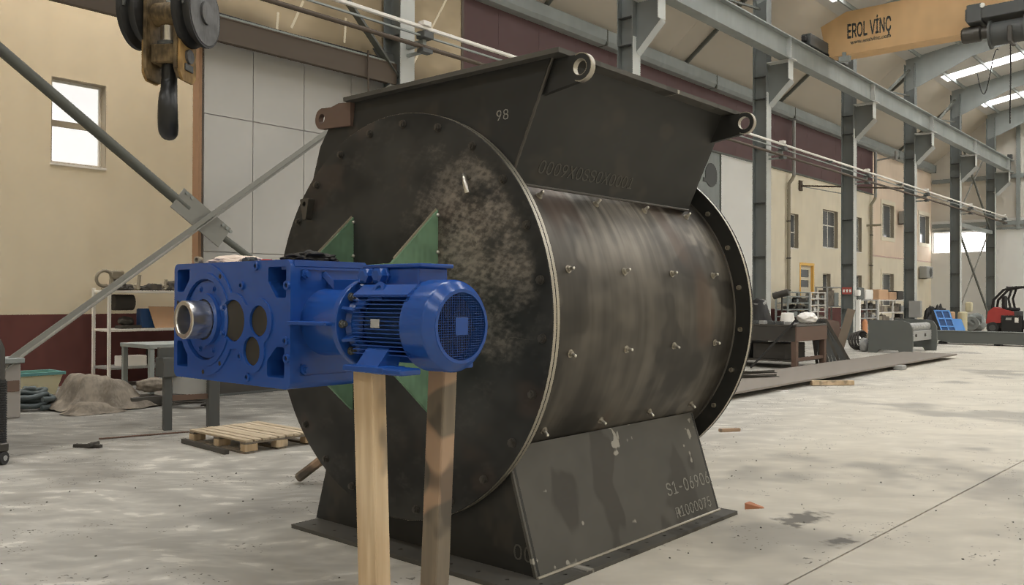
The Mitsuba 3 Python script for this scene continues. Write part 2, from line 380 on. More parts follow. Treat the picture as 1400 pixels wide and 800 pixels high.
# --- left wall (office side) and its openings
wx = X_WALL
W1 = (6.06, 6.99, 3.85, 5.33)                      # window by the hook
OFFW = [('narrow', 36.66, 37.61, 3.81, 5.33), ('wide', 40.44, 42.36, 4.02, 5.81), ('narrow', 44.69, 45.65, 3.98, 5.76),
        ('low', 40.45, 41.41, 1.6, 2.77), ('low', 44.70, 45.66, 1.7, 2.79)]
PEW = [('tall', 48.8, 50.75, 4.98, 6.78), ('low', 48.8, 50.75, 1.2, 2.98), ('tall', 55.5, 57.5, 5.0, 6.7)]
DOOR = (37.75, 39.38, 0.0, 3.2)
struct('wall_left', wall('x', wx, .3, Y_BACK, 27.0, 1.243, 7.13, [W1]), 'm_beige', label='beige plastered side wall with a maroon dado')
def wl(name, m, mat): struct(name, m, mat, parent='wall_left')
wl('dado', wall('x', wx, .3, Y_BACK, 27.0, 0, 1.243), 'm_maroon')
wl('sheet_wall', wall('x', wx, .3, 27.0, 30.26, 0, 7.13), 'm_steelgrey')
wl('sheet_panel', bx(wx - .3, wx - .01, 30.27, 33.9, 2.45, 7.08), 'm_whitepanel')
wl('sheet_panel', bx(wx - .3, wx - .01, 30.27, 33.9, 0, 2.44), 'm_whitepanel')
wl('panel_edge', bx(wx - .02, wx + .03, 30.2, 30.28, 0, 7.1), 'm_bracedark')
wl('plaster', wall('x', wx, .3, 33.9, 47.3, 1.14, 7.13, [h[1:] for h in OFFW] + [DOOR]), 'm_cream')
wl('dado', wall('x', wx, .3, 33.9, 47.3, 0, 1.14, [DOOR]), 'm_maroon')
wl('plaster', wall('x', wx, .3, 47.3, Y_END, 3.9, 9.4, [h[1:] for h in PEW]), 'm_peach')
wl('plaster', wall('x', wx, .3, 47.3, Y_END, 0, 3.9, [h[1:] for h in PEW]), 'm_cream')
wl('plaster_band', bx(wx, wx + .012, 53.0, 57.95, 3.95, 6.9), 'm_pinkish') if False else None
wl('string_course', bx(wx, wx + .03, 47.3, Y_END, 3.86, 3.92), 'm_pinkish')
# maroon sheet band, in sheets with seams
for a in range(0, 36):
    y0 = -14 + 1.75 * a
    if y0 < 47.2: wl('maroon_sheet', bx(wx - .2, wx + .02, y0, min(y0 + 1.74, 47.3), 7.15, 9.42), 'm_maroon_sheet')
wl('drip_edge', bx(wx, wx + .06, 12., 47.3, 7.08, 7.15), 'm_bracedark')

def window(idx, y0, y1, z0, z1, bars, glass='m_darkglass', label=None, t=.05, deep=.17):
    """A framed window set back in the wall; bars: list of (kind, fraction)."""
    g = sbox(y0, z0, y1, z1); holes = [(y0 + t, z0 + t, y1 - t, z1 - t)]
    vs = sorted([f for k, f in bars if k == 'v']); hs = sorted([f for k, f in bars if k == 'h'])
    ye = [y0 + t] + [v for f in vs for v in (y0 + f * (y1 - y0) - t / 2, y0 + f * (y1 - y0) + t / 2)] + [y1 - t]
    ze = [z0 + t] + [v for f in hs for v in (z0 + f * (z1 - z0) - t / 2, z0 + f * (z1 - z0) + t / 2)] + [z1 - t]
    panes = [(ye[i], ze[j], ye[i + 1], ze[j + 1]) for i in range(0, len(ye), 2) for j in range(0, len(ze), 2)]
    for p in panes: g = g.difference(sbox(*p))
    key = struct(f'window_{idx}', prism(g, 'yz', wx - deep - .05, wx - deep), 'm_windowframe', label=label)
    for p in panes: struct('pane', bx(wx - deep - .03, wx - deep - .02, p[0] - .01, p[2] + .01, p[1] - .01, p[3] + .01), glass, parent=key)
    # reveal lining and sill
    gr = sbox(y0 - .0, z0 - .0, y1 + .0, z1 + .0).difference(sbox(y0 + .012, z0 + .012, y1 - .012, z1 - .012))
    struct('reveal', prism(gr, 'yz', wx - deep, wx + .004), 'm_winreveal', parent=key)
    struct('sill', bx(wx - deep, wx + .02, y0 - .01, y1 + .01, z0 - .04, z0), 'm_windowframe', parent=key)
    return key
w = window(1, *W1, [('h', .47)], 'm_glass', 'white framed window with two panes, above the beige wall by the lifting hook')
struct('transom', bx(wx - .16, wx - .10, W1[0] + .04, W1[1] - .04, 4.50, 4.60), 'm_winreveal', parent=w)
names = ['narrow upstairs office window left of the wide one', 'wide upstairs office window with three panes', 'upstairs office window half hidden behind a grey column', 'small ground floor office window beside the yellow door', 'small ground floor office window behind the tool racks']
for i, (k, y0, y1, z0, z1) in enumerate(OFFW):
    window(2 + i, y0, y1, z0, z1, {'narrow': [('h', .47)], 'wide': [('v', .55), ('h', .6)], 'low': []}[k], label='white framed ' + names[i])
for i, (k, y0, y1, z0, z1) in enumerate(PEW):
    window(7 + i, y0, y1, z0, z1, [('v', .4)], label='white framed window with a surround in the peach plaster, ' + ['upstairs', 'on the ground floor', 'at the far end'][i])
    g = sbox(y0 - .22, z0 - .22, y1 + .22, z1 + .22).difference(sbox(y0, z0, y1, z1))
    struct('trim', prism(g, 'yz', wx - .0, wx + .03), 'm_cream', parent=f'window_{7 + i}')
# yellow framed door
g = sbox(*[DOOR[0], 0, DOOR[1], DOOR[3]]).difference(sbox(DOOR[0] + .1, 0, DOOR[1] - .12, DOOR[3] - .12))
d = struct('door_2', prism(g, 'yz', wx - .2, wx + .02), 'm_yellow', label='yellow framed office door with two glass lights')
struct('leaf', wall('x', wx - .1, .05, DOOR[0] + .1, DOOR[1] - .12, 0.01, DOOR[3] - .12, [(DOOR[0] + .22, DOOR[1] - .35, 2.1, 2.42), (DOOR[0] + .22, DOOR[1] - .35, 2.55, 2.9)]), 'm_cream', parent=d)
for z0, z1 in ((2.1, 2.42), (2.55, 2.9)): struct('pane', bx(wx - .14, wx - .12, DOOR[0] + .2, DOOR[1] - .33, z0, z1), 'm_darkglass', parent=d)
struct('door_handle', bx(wx - .1, wx - .03, DOOR[0] + .16, DOOR[0] + .2, 1.3, 1.45), 'm_machined', parent=d)

# --- partition in the column line: tan sheeting above the grey sliding door
XP = -12.42
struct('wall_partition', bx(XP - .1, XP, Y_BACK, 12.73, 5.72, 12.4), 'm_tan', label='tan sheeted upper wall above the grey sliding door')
struct('trim', bx(XP - .12, XP + .02, 12.72, 12.78, 5.72, 12.4), 'm_brownbeam', parent='wall_partition')
for p0, p1 in (((8.33, 5.93), (8.36, 6.3)), ((8.62, 6.1), (8.86, 6.62)), ((9.74, 6.1), (9.77, 6.55)), ((11.33, 5.95), (12.5, 7.9))):
    struct('tape_strip', bar((XP + .004, p0[0], p0[1]), (XP + .004, p1[0], p1[1]), .045, .004, up=(1, 0, 0)), 'm_beige', parent='wall_partition')
d = struct('door_1', bx(XP - .09, XP - .03, 6.92, 12.75, 0.02, 5.7), 'm_doorgrey', label='large grey panelled sliding door behind the diagonal braces')
ye = [7.03, 7.9, 8.89, 9.9, 10.9, 11.9, 12.74]; ze = [.52, 2.26, 4.4, 5.55]
for i in range(6):
    for j in range(3):
        struct('panel', bx(XP - .03, XP, ye[i] + .006, ye[i + 1] - .006, ze[j] + .006, ze[j + 1] - .006, .003), 'm_doorgrey', parent=d)
struct('dark_strip', bx(XP - .03, XP + .02, 6.95, 12.74, 0.02, .5), 'm_grimy', parent=d)  # dark strip along the foot of the door
struct('edge_post', bx(XP - .12, XP + .06, 6.915, 6.965, 0, 5.7), 'm_post', parent=d)
struct('edge_strip', bx(XP - .1, XP + .03, 6.965, 7.01, 0, 5.7), 'm_brownbeam', parent=d)
struct('floor_rail', bx(XP + .02, XP + .10, 5.5, 12.9, 0, .03), 'm_steeldark', parent=d)

# --- end wall with glowing window strip, right and back walls outside the view
EW = [(-15.62, -12.5, 4.42, 5.72), (-6.2, -2.5, 4.42, 5.72), (2.5, 6.2, 4.42, 5.72)]
struct('wall_end', wall('y', Y_END + .2, .2, -16.0, 12.4, 0, 6.4, EW), 'm_whitepanel', label='pale panelled end wall of the hall')
def we(n, m, mat): struct(n, m, mat, parent='wall_end')
we('upper_panel', prism([(-16, 6.4), (12.4, 6.4), (12.4, 12.4), (0, 14.65), (-12.3, 12.5), (-16, 9.9)], 'xz', Y_END, Y_END + .2), 'm_endwall')
for z in (6.1, 8.85): we('girt', bx(-15.6, 12, Y_END - .18, Y_END - .04, z - .12, z + .12), 'm_steelgrey')
we('girt', bx(-15.6, 12, Y_END - .1, Y_END - .02, 5.74, 5.86), 'm_steelgrey')
for x in (-10.9, -7., -3): we('post', bx(x - .1, x + .1, Y_END - .2, Y_END - .02, 5.7, 12.4), 'm_steelgrey')
for h in EW:
    key = struct(f'window_{10 + EW.index(h)}', wall('y', Y_END + .16, .05, h[0], h[1], h[2], h[3], [(h[0] + .06 + i * (h[1] - h[0] - .06) / 2, h[0] + (i + 1) * (h[1] - h[0] - .06) / 2, h[2] + .06, h[3] - .06) for i in range(2)]), 'm_windowframe', label='bright frosted window strip in the end wall')
    v = np.array([(h[0], Y_END + .14, h[2]), (h[1], Y_END + .14, h[2]), (h[1], Y_END + .14, h[3]), (h[0], Y_END + .14, h[3])])
    k2 = add('pane', (v, np.array([(0, 1, 2), (0, 2, 3)])), 'm_skysheet', parent=key)
    scene[k2]['emitter'] = {'type': 'area', 'radiance': {'type': 'rgb', 'value': [PANE * 2.2] * 3}}
RW = [(-12. + BAY * i, -6. + BAY * i, 4.6, 6.4) for i in range(9)]  # unseen glowing windows, added to light the machine from the right
struct('wall_right', wall('x', X_RIGHT + .3, .2, Y_BACK, Y_END, 0, 12.5, RW), 'm_cream')
for i, h in enumerate(RW):
    x = X_RIGHT + .2
    v = np.array([(x, h[0], h[2]), (x, h[1], h[2]), (x, h[1], h[3]), (x, h[0], h[3])])
    k2 = struct(f'window_{20 + i}', (v, np.array([(0, 2, 1), (0, 3, 2)])), 'm_skysheet')
    scene[k2]['emitter'] = {'type': 'area', 'radiance': {'type': 'rgb', 'value': [PANE * .4, PANE * .4, PANE * .39]}}
struct('wall_back', wall('y', Y_BACK, .2, -16, 12.4, 0, 14.7), 'm_cream')

# --- columns, rafters, runway
def ibeam_x(x0, x1, y, z0, z1, w, tf=.022, tw=.014):
    """Upright I: web along X, flanges facing +-X."""
    return cat(bx(x0, x0 + tf, y - w / 2, y + w / 2, z0, z1), bx(x1 - tf, x1, y - w / 2, y + w / 2, z0, z1), bx(x0 + tf, x1 - tf, y - tw / 2, y + tw / 2, z0, z1))
nth = ['first', 'second', 'third', 'fourth', 'fifth', 'sixth', 'seventh', 'eighth', 'ninth', 'tenth']
for i, y in enumerate(COLS):
    if y < -3: continue
    seen = y > 8
    c = struct('column', ibeam_x(-12.34, -11.88, y, 0.02, 12.2, .36), 'm_steelcol', label=f'grey steel column, {nth[int(round((y - Y_COL0) / BAY))]} in the row from the machine' if seen else 'grey steel column beside the beige wall bay')
    st = mikit.ply(cat(bx(-12.32, -11.9, y - .175, y + .175, 0, .016)), 'm_steeldark')
    for z in (1.15, 2.9, 4.6, 6.35, 7.9, 8.6):
        add('stiffener', st, None, parent=c, tw=T().translate((0, 0, z)))
    add('front_flange', bx(-11.879, -11.872, y - .172, y + .172, .03, 8.1), 'm_steellight', parent=c)
    add('base_plate', bx(-12.5, -11.7, y - .3, y + .3, 0, .03), 'm_steeldark', parent=c)
    br = prism([(-11.88, 7.72), (-11.88, 8.95), (-11.17, 8.95), (-11.17, 8.42)], 'xz', y - .012, y + .012)
    fl = cat(bar((-11.875, y, 7.72), (-11.16, y, 8.42), .34, .02, up=(0, 1, 0)), bx(-11.17, -11.15, y - .17, y + .17, 8.41, 9.0), bx(-11.88, -11.02, y - .17, y + .17, 8.99, 9.02))
    add('runway_bracket', br, 'm_steelcol', parent=c)
    add('bracket_flange', fl, 'm_steellight', parent=c)
    # rafter of the frame, haunched at the column
    for s in (-1, 1):
        X = lambda v: v if s < 0 else -v
        bot = [(-12.3, 11.1), (-11.7, 11.3), (-9.6, 12.25), (-7, 12.75), (0, roof_z(0) - .75)]
        top = [(0, roof_z(0) - .18), (-12.3, roof_z(-12.3) - .18)]
        poly = [(X(a), b) for a, b in bot + top]
        r = struct('rafter', prism(poly, 'xz', y - .012, y + .012), 'm_steelgrey', label='grey tapered roof rafter across the hall')
        fls = [bar((X(a[0]), y, a[1]), (X(b[0]), y, b[1]), .24, .02, up=(0, 1, 0)) for a, b in zip(bot[:-1], bot[1:])]
        add('lower_flange', cat(*fls), 'm_steelgrey', parent=r)
        add('upper_flange', bar((X(-12.3), y, top[1][1]), (0, y, top[0][1]), .24, .02, up=(0, 1, 0)), 'm_steelgrey', parent=r)
    # knee braces to the eave strut
    if 20 < y < 55:
        add('eave_brace', bar((-12.1, y - 3.2, 10.4), (-12.1, y - .2, 11.9), .09, .09), 'm_bracedark', kind='structure', label='dark eave brace beside a column head')
        add('eave_brace', bar((-12.1, y - 3.2, 10.4), (-12.1, y - .2, 10.75), .06, .06), 'm_bracedark', kind='structure', label='dark thin eave tie beside a column head')
for s in (-1, 1):
    x = 11.3 * s
    r = struct('runway_beam', cat(bx(x - .17, x + .17, Y_BACK, Y_END - .05, 9.03, 9.06), bx(x - .008, x + .008, Y_BACK, Y_END - .05, 9.06, 9.72), bx(x - .17, x + .17, Y_BACK, Y_END - .05, 9.72, 9.76)), 'm_steelgrey', label='long grey crane runway beam on the column brackets' if s < 0 else None)
    add('rail', bx(x - .03, x + .03, Y_BACK, Y_END - .1, 9.76, 9.83), 'm_steeldark', parent=r)
    for y in COLS: add('web_plate', bx(x - .16, x + .16, y - .012, y + .012, 9.06, 9.72), 'm_steellight', parent=r)
    add('end_stop', bx(x - .12, x + .12, Y_END - .4, Y_END - .2, 9.83, 10.1), 'm_steeldark', parent=r)
# horizontal strut and braces of the first bay
k = struct('strut', cat(bx(-12.26, -11.98, -9, 10.58, 5.50, 5.52), bx(-12.14, -12.09, -9, 10.58, 5.52, 5.79), bx(-12.3, -11.96, -9, 10.58, 5.79, 5.81), bx(-12.0, -11.97, -9, 10.58, 5.44, 5.79)), 'm_brownbeam', label='brown horizontal strut beam between the columns')
add('upper_flange', bx(-12.28, -11.99, -9, 10.55, 5.811, 5.85), 'm_steelgrey', parent=k)
add('cable', sweep([(-12.16, y, 5.905 + .01 * math.sin(y * 2.1)) for y in np.linspace(-6, 10.5, 40)], .022, 6), 'm_black', parent=k)
add('hanging_rope', cyl((-11.93, 9.88, 5.9), (-11.93, 9.9, 4.6), .016, 8), 'm_brownbeam', kind='structure', label='thin brown rope hanging from the strut beam')
XB = -12.1
def onb(y, z): return (XB, y, z)
def channel(p0, p1, w, t, up=(1, 0, 0)):
    return cat(bar(p0, p1, w, t, up))
b = struct('brace', cyl((XB - .04, 3.7, 4.95), (XB - .04, 6.62, 2.86), .075, 20), 'm_bracedark', smooth=40, label='dark round diagonal brace falling from the upper left')
add('lower_length', cyl((XB - .04, 7.0, 2.6), (XB - .04, 10.3, .55), .05, 16), 'm_bracedark', smooth=40, parent=b)
b2 = struct('brace', cat(bar((XB + .06, 3.9, .48), (XB + .06, 10.6, 5.42), .012, .15, up=(1, 0, 0)), bar((XB + .09, 3.88, .54), (XB + .09, 10.58, 5.48), .07, .012, up=(1, 0, 0))), 'm_brace', label='grey diagonal angle brace rising to the right')
g = trimesh.creation.box((.02, .95, .36))
g.apply_transform(trimesh.transformations.rotation_matrix(math.atan2(-2.09, 2.92), (1, 0, 0))); g.apply_translation((XB + .02, 6.81, 2.735))
add('gusset_plate', g, 'm_brace', parent=b2)
hb = mikit.ply(hexbolt(.026, .022), 'm_steelgrey')
for t in (-.30, -.15, 0, .15, .30):
    add('bolt', hb, None, parent=b2, tw=aim((XB + .072, 6.81 + t * .8, 2.69 + t * .59), (1, 0, 0)))
for t in (-.42, -.32, .30, .38, .46):
    add('bolt', hb, None, parent=b2, tw=aim((XB + .032, 6.81 + t * .82 + .1, 2.735 - t * .6 + .1), (1, 0, 0)))
k = struct('brace', cat(bar((XB + .1, 8.9, 7.2), (XB + .1, 10.6, 5.6), .012, .14, up=(1, 0, 0)), bar((XB + .1, 8.98, 7.2), (XB + .1, 10.66, 5.6), .09, .012, up=(1, 0, 0))), 'm_bracedark', label='short dark brace meeting the column above the strut')
add('gusset_plate', prism([(10.1, 6.02), (10.6, 6.02), (10.6, 5.5), (10.38, 5.5), (10.3, 5.8)], 'yz', XB + .02, XB + .035), 'm_steeldark', parent=k)
# braces of the last bay
yc5, yc6 = COLS[-2], COLS[-1]
for (z0, z1) in ((.4, 5.4), (5.6, 10.4)):
    struct('brace', bar((XB, yc5 + .2, z1), (XB, yc6 - .2, z0), .07, .13), 'm_bracedark', label='dark diagonal brace in the last bay, ' + ('lower' if z0 < 3 else 'upper') + ' one falling to the right')
    struct('brace', bar((XB - .12, yc5 + .2, z0), (XB - .12, yc6 - .2, z1), .05, .08), 'm_brace', label='thin grey diagonal brace in the last bay, ' + ('lower' if z0 < 3 else 'upper') + ' one rising to the right')
struct('strut', bx(-12.2, -12.0, yc5, yc6, 5.4, 5.6), 'm_steelgrey', label='grey strut between the last two columns')

# conductor rails along the columns
XR = -11.42
k = thing('conductor_rail', 'long white conductor rail running past the columns above the machine', 'rail')
add('rail', bx(XR - .035, XR + .035, 2.0, 57.5, 6.375, 6.435, .01), 'm_rail', parent=k)
add('lower_rail', bx(XR - .02, XR + .02, 2.0, 57.5, 6.24, 6.27), 'm_steelgrey', parent=k)
for i, y in enumerate(COLS):
    if y > 5:
        add('bracket', bx(XR - .10, XR + .12, y - .12, y + .12, 6.2, 6.33, .01), 'm_steeldark', parent=k)
        add('clip', bx(XR - .08, XR + .08, y - .1, y + .1, 6.43, 6.52, .01), 'm_rail', parent=k)
        add('arm', bx(-11.87, XR, y - .04, y + .04, 6.1, 6.2), 'm_steelgrey', parent=k)
    if y > 12:
        add('hanger', bx(XR - .12, XR + .12, y - 3.9, y - 3.8, 6.27, 6.35), 'm_steeldark', parent=k)
k = thing('conductor_pipe', 'brown lower pipe running parallel to the white conductor rail', 'pipe')
add('pipe', cyl((XR, 2., 6.06), (XR, 57.5, 6.06), .04, 12), 'm_brownbeam', smooth=40, parent=k)
for y in COLS:
    if y > 5:
        add('clamp', bx(XR - .07, XR + .09, y - .12, y + .12, 5.95, 6.02), 'm_steeldark', parent=k)
        add('arm', bx(-11.87, XR, y - .03, y + .03, 5.96, 6.01), 'm_steelgrey', parent=k)

# ------------------------------------------------------------------ the steel drum machine
CX, CY, CZ, R, RD = -4.074, 3.594, 1.438, 1.2486, 1.1246
Y2 = CY + 2.3236
mc = thing('rotary_drum', 'large dark raw steel drum machine with a square inlet in the middle of the hall', 'machine')
add('cover_plate', lathe([(0, 0), (R - .003, 0), (R, .003), (R, .029), (0, .029)], (CX, CY, CZ), (0, 1, 0), 160), 'm_disc', smooth=30, parent=mc)
add('cover_rim', ring((CX, CY + .004, CZ), (0, 1, 0), R - .004, R + .0008, .022, 160), 'm_edge', smooth=30, parent=mc)
add('front_flange', ring((CX, CY + .030, CZ), (0, 1, 0), RD - .02, R, .030, 160), 'm_plate', smooth=30, parent=mc)
add('front_flange_rim', ring((CX, CY + .034, CZ), (0, 1, 0), R - .004, R + .0008, .023, 160), 'm_edge', smooth=30, parent=mc)
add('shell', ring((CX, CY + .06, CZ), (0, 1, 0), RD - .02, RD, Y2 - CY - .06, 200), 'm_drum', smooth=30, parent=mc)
add('rear_flange', ring((CX, Y2 - .005, CZ), (0, 1, 0), RD - .02, R, .030, 160), 'm_plate', smooth=30, parent=mc)
add('rear_flange_rim', ring((CX, Y2 - .003, CZ), (0, 1, 0), R - .004, R + .0008, .027, 160), 'm_edge', smooth=30, parent=mc)
add('rear_cover', lathe([(0, 0), (R, 0), (R, .02), (0, .02)], (CX, Y2 + .026, CZ), (0, 1, 0), 120), 'm_plate', smooth=30, parent=mc)
# weld bead between shell and rear flange
add('weld_bead', lathe([(RD - .002, -.012), (RD + .010, 0), (RD - .002, .002)], (CX, Y2 - .006, CZ), (0, 1, 0), 120), 'm_bolt', smooth=60, parent=mc)
hb = mikit.ply(hexbolt(.022, .016, .012, .012, .026), 'm_bolt')
for i in range(24):
    a = math.radians(10.2 + 15.2 * i) if i < 12 else math.radians(-4.95 - 15.0 * (i - 12))
    if i < 12: a = math.radians(10.2 + 15.25 * i)
    p = (CX + 1.182 * math.cos(a), CY, CZ + 1.182 * math.sin(a))
    add('bolt', hb, None, parent=mc, tw=aim((p[0], CY - .0005, p[2]), (0, -1, 0), i * .7))
nb = mikit.ply(cat(trimesh.creation.annulus(.010, .0175, .018, transform=trimesh.transformations.translation_matrix((0, 0, .009))), hexbolt(.008, .010)), 'm_edge')
for i in range(24):
    a = math.radians(9.6 + 15.0 * i)
    add('rear_nut', nb, None, parent=mc, tw=aim((CX + 1.178 * math.cos(a), Y2 - .006, CZ + 1.178 * math.sin(a)), (0, -1, 0), i * .6))
stud = mikit.ply(trimesh.creation.capsule(.056, .0115, count=[12, 12], transform=trimesh.transformations.translation_matrix((0, 0, .012))), 'm_stud', True)
nut = mikit.ply(hexbolt(.0175, .014, 0, 0, .024), 'm_edge')
for a in (39, 14.3, -10.2, -35.4, 141, 165.7, 190.2, 215.4):
    for y in (3.93, 4.50, 5.068, 5.635):
        n = np.array((math.cos(math.radians(a)), 0, math.sin(math.radians(a)))); p = np.array((CX, y, CZ)) + (RD - .001) * n
        d = n + np.array((0, .10 * math.sin(y * 7 + a), .12 * math.cos(y * 5 + a)))
        k = add('stud', stud, None, parent=mc, tw=aim(p, d))
        add('nut', nut, None, parent=k, tw=aim(p, n, y + a))

# inlet hopper on top
hop_front = [(-4.555, 2.845), (-2.905, 2.845), (-3.19, 2.215), (-3.45, 2.0), (-4.7, 2.0), (-5.03, 2.32), (-4.93, 2.59), (-4.84, 2.70), (-4.57, 2.715)]
drum_disc = Point(CX, CZ).buffer(RD - .004, 96)
hp = Polygon(hop_front).difference(drum_disc)
add('hopper_front', prism(hp, 'xz', 3.664, 3.682), 'm_plate', parent=mc)
add('hopper_rear', prism(hp, 'xz', 5.632, 5.65), 'm_plate', parent=mc)
def slab4(p, q, y0, y1, t):
    """Plate through the line p-q in xz, from y0 to y1, thickness t inwards (to -x)."""
    p, q = np.array(p), np.array(q); d = (q - p) / np.linalg.norm(q - p); n = np.array((-d[1], d[0])); n = n if n[0] < 0 else -n
    return prism([tuple(p), tuple(q), tuple(q + n * t), tuple(p + n * t)], 'xz', y0, y1)
add('hopper_side', slab4((-3.198, 2.20), (-2.895, 2.848), 3.684, 5.66, .018), 'm_plate', parent=mc)
hs = prism([(-4.57, 2.84), (-4.84, 2.70), (-5.03, 2.32), (-5.045, 2.33), (-4.85, 2.715), (-4.585, 2.845)], 'xz', 3.682, 5.632)
add('hopper_side', hs, 'm_plate', parent=mc)
add('weld_bead', cyl((-3.196, 3.684, 2.200), (-3.196, 5.66, 2.200), .009, 8), 'm_bolt', parent=mc)
add('weld_bead', sweep([(-2.893 - .303 * t, 3.668 + .0012 * math.sin(t * 60), 2.845 - .645 * t) for t in np.linspace(0, 1, 40)], .009, 6), 'm_bolt', parent=mc)
fl = sbox(-4.60, 3.60, -2.80, 5.78).difference(sbox(-4.45, 3.76, -3.0, 5.58))
hol = unary_union([Point(x, y).buffer(.011, 6) for x, y in [(-4.45 + .165 * i, 3.64) for i in range(10)] + [(-2.835, 3.78 + .2 * i) for i in range(10)]])
add('inlet_flange', prism(fl.difference(hol), 'xy', 2.845, 2.872), 'm_foot', parent=mc)
add('flange_edge', bx(-4.60, -2.80, 3.5975, 3.60, 2.8455, 2.8715), 'm_edge', parent=mc) if False else None
# lifting lugs
def lug(x0, x1, z0, z1, hx, hz, rr, rh, side):
    g = unary_union([sbox(min(x0, x1), z0, max(x0, x1), z1), Point(hx, hz).buffer(rr, 24)]).difference(Point(hx, hz).buffer(rh, 24))
    return g
g = unary_union([Polygon([(-4.575, 2.69), (-4.575, 2.845), (-4.70, 2.855), (-4.78, 2.84), (-4.88, 2.845), (-4.88, 2.705)]), Point(-4.885, 2.775).buffer(.072, 24)]).difference(Point(-4.885, 2.775).buffer(.034, 24))
add('lifting_lug', prism(g, 'xz', 3.64, 3.68), 'm_rust', smooth=30, parent=mc)
g = unary_union([Polygon([(-3.0, 2.66), (-2.90, 2.84), (-2.72, 2.842), (-2.72, 2.70)]), Point(-2.728, 2.772).buffer(.075, 24)]).difference(Point(-2.728, 2.772).buffer(.042, 24))
for y in (3.69, 5.60):
    k = add('lifting_lug', prism(g, 'xz', y, y + .035), 'm_plate', smooth=30, parent=mc)
    add('ground_edge', prism(Point(-2.728, 2.772).buffer(.0765, 24).difference(Point(-2.728, 2.772).buffer(.071, 24)).difference(sbox(-3, 2.5, -2.76, 3)), 'xz', y - .001, y + .034), 'm_edge', parent=k)
    add('bore', ring((-2.728, y - .001, 2.772), (0, 1, 0), .042, .0445, .036, 32), 'm_edge', parent=k)

# foot of the machine
fp = Polygon([(-4.97, .025), (-2.985, .025), (-3.20, .70), (-3.4, .9), (-4.6, .9), (-4.76, .70)]).difference(drum_disc)
add('foot_front', prism(fp, 'xz', 3.676, 3.694), 'm_plate', parent=mc)
add('foot_rear', prism(fp, 'xz', 5.72, 5.738), 'm_plate', parent=mc)
add('foot_side', slab4((-2.985, .025), (-3.205, .712), 3.66, 5.745, .018), 'm_foot', parent=mc)
add('foot_side', prism([(-4.97, .025), (-4.76, .70), (-4.742, .70), (-4.952, .025)], 'xz', 3.694, 5.72), 'm_plate', parent=mc)
add('weld_bead', cyl((-2.978, 3.66, .030), (-2.978, 5.74, .030), .009, 8), 'm_edge', parent=mc)
bf = sbox(-4.945, 3.455, -2.868, 5.80).difference(sbox(-4.8, 3.72, -3.02, 5.66))
hol = unary_union([Point(-2.922, 3.62 + .21 * i).buffer(.012, 6) for i in range(10)] + [Point(-4.82 + .215 * i, 3.55).buffer(.012, 6) for i in range(9)])
add('base_flange', prism(bf.difference(hol), 'xy', .001, .026), 'm_foot', parent=mc)
# bracket plates of the gear unit, painted green
for x in (-4.488, -3.704):
    g = Polygon([(3.594, 2.072), (3.24, 1.745), (2.78, 1.70), (2.78, 1.15), (3.24, 1.14), (3.594, .82)])
    k = add('bracket_plate', prism(g, 'yz', x - .012, x + .012), 'm_green', parent=mc)
    add('bare_edge', bar((x, 3.592, 2.0735), (x, 3.26, 1.767), .022, .003, up=(1, 0, 0)), 'm_pipe', parent=k)
    for z in (2.04, 1.82, 1.70, 1.0): add('weld_spot', trimesh.creation.icosphere(1, .012).apply_translation((x + .016, 3.588, z)), 'm_stud', parent=k)
# handle stub and small lug on the cover
k = add('lifting_eye', sweep([(-3.44, CY - .004, 2.245), (-3.435, CY - .05, 2.25), (-3.40, CY - .075, 2.20), (-3.385, CY - .07, 2.14)], .016, 10), 'm_machined', smooth=50, parent=mc)
g = Polygon([(-4.985, 2.215), (-4.905, 2.215), (-4.935, 2.09), (-4.955, 2.09)]).buffer(.008).difference(Point(-4.947, 2.185).buffer(.018))
add('small_lug', prism(g, 'xz', CY - .05, CY - .001), 'm_bolt', parent=mc)
# chalk and burnt-in marks
add('chalk_mark', text('98', .058, (-3.30, 3.6625, 2.555), (1, 0, 0), (0, 0, 1), .001, wscale=1.), 'm_chalk', parent=mc)
nrm = np.array((.903, 0, -.423)); upv = np.array((.423, 0, .906))
o = np.array((-3.195, 3.86, 2.205)) + upv * .075 + nrm * .0015
add('chalk_mark', text('0009X0SS0X0001', .078, o, (0, 1, 0), upv, .001, wscale=1.02), 'm_chalkdim', parent=mc)
upf = np.array((-.305, 0, .952)); nf = np.array((.952, 0, .305))
o = np.array((-2.985, 5.13, .025)) + upf * .20 + nf * .0015
add('chalk_mark', text('S1-06906', .085, o, (0, 1, 0), upf, .001), 'm_chalk', parent=mc)
o = np.array((-2.985, 5.17, .025)) + upf * .045 + nf * .0015
add('chalk_mark', text('R1000075', .07, o, (0, 1, 0), upf, .001), 'm_chalk', parent=mc)
add('chalk_mark', text('00', .085, (-3.17, 3.6745, .10), (1, 0, 0), (0, 0, 1), .001), 'm_chalkdim', parent=mc)

# ------------------------------------------------------------------ blue gear unit
gx = thing('gearbox', 'blue cast gear unit with a bright hollow shaft, hung in front of the drum cover', 'gearbox')
FY, BY = 2.33, 2.78
X0, X1, Z0, Z1 = -4.405, -3.352, 1.128, 1.724
def rrect(x0, z0, x1, z1, r): return sbox(x0 + r, z0 + r, x1 - r, z1 - r).buffer(r, 8)
body2d = rrect(X0, Z0, X1, Z1, .035)
pk = [Polygon([(-4.372, 1.577), (-4.372, 1.695), (-4.242, 1.695), (-4.242, 1.645), (-4.300, 1.577)]),
      Polygon([(-3.530, 1.692), (-3.385, 1.692), (-3.385, 1.548), (-3.462, 1.548), (-3.530, 1.624)]),
      Polygon([(-4.372, 1.184), (-4.258, 1.184), (-4.258, 1.255), (-4.312, 1.318), (-4.372, 1.318)]),
      Polygon([(-3.535, 1.178), (-3.397, 1.178), (-3.397, 1.32), (-3.460, 1.32), (-3.535, 1.254)])]
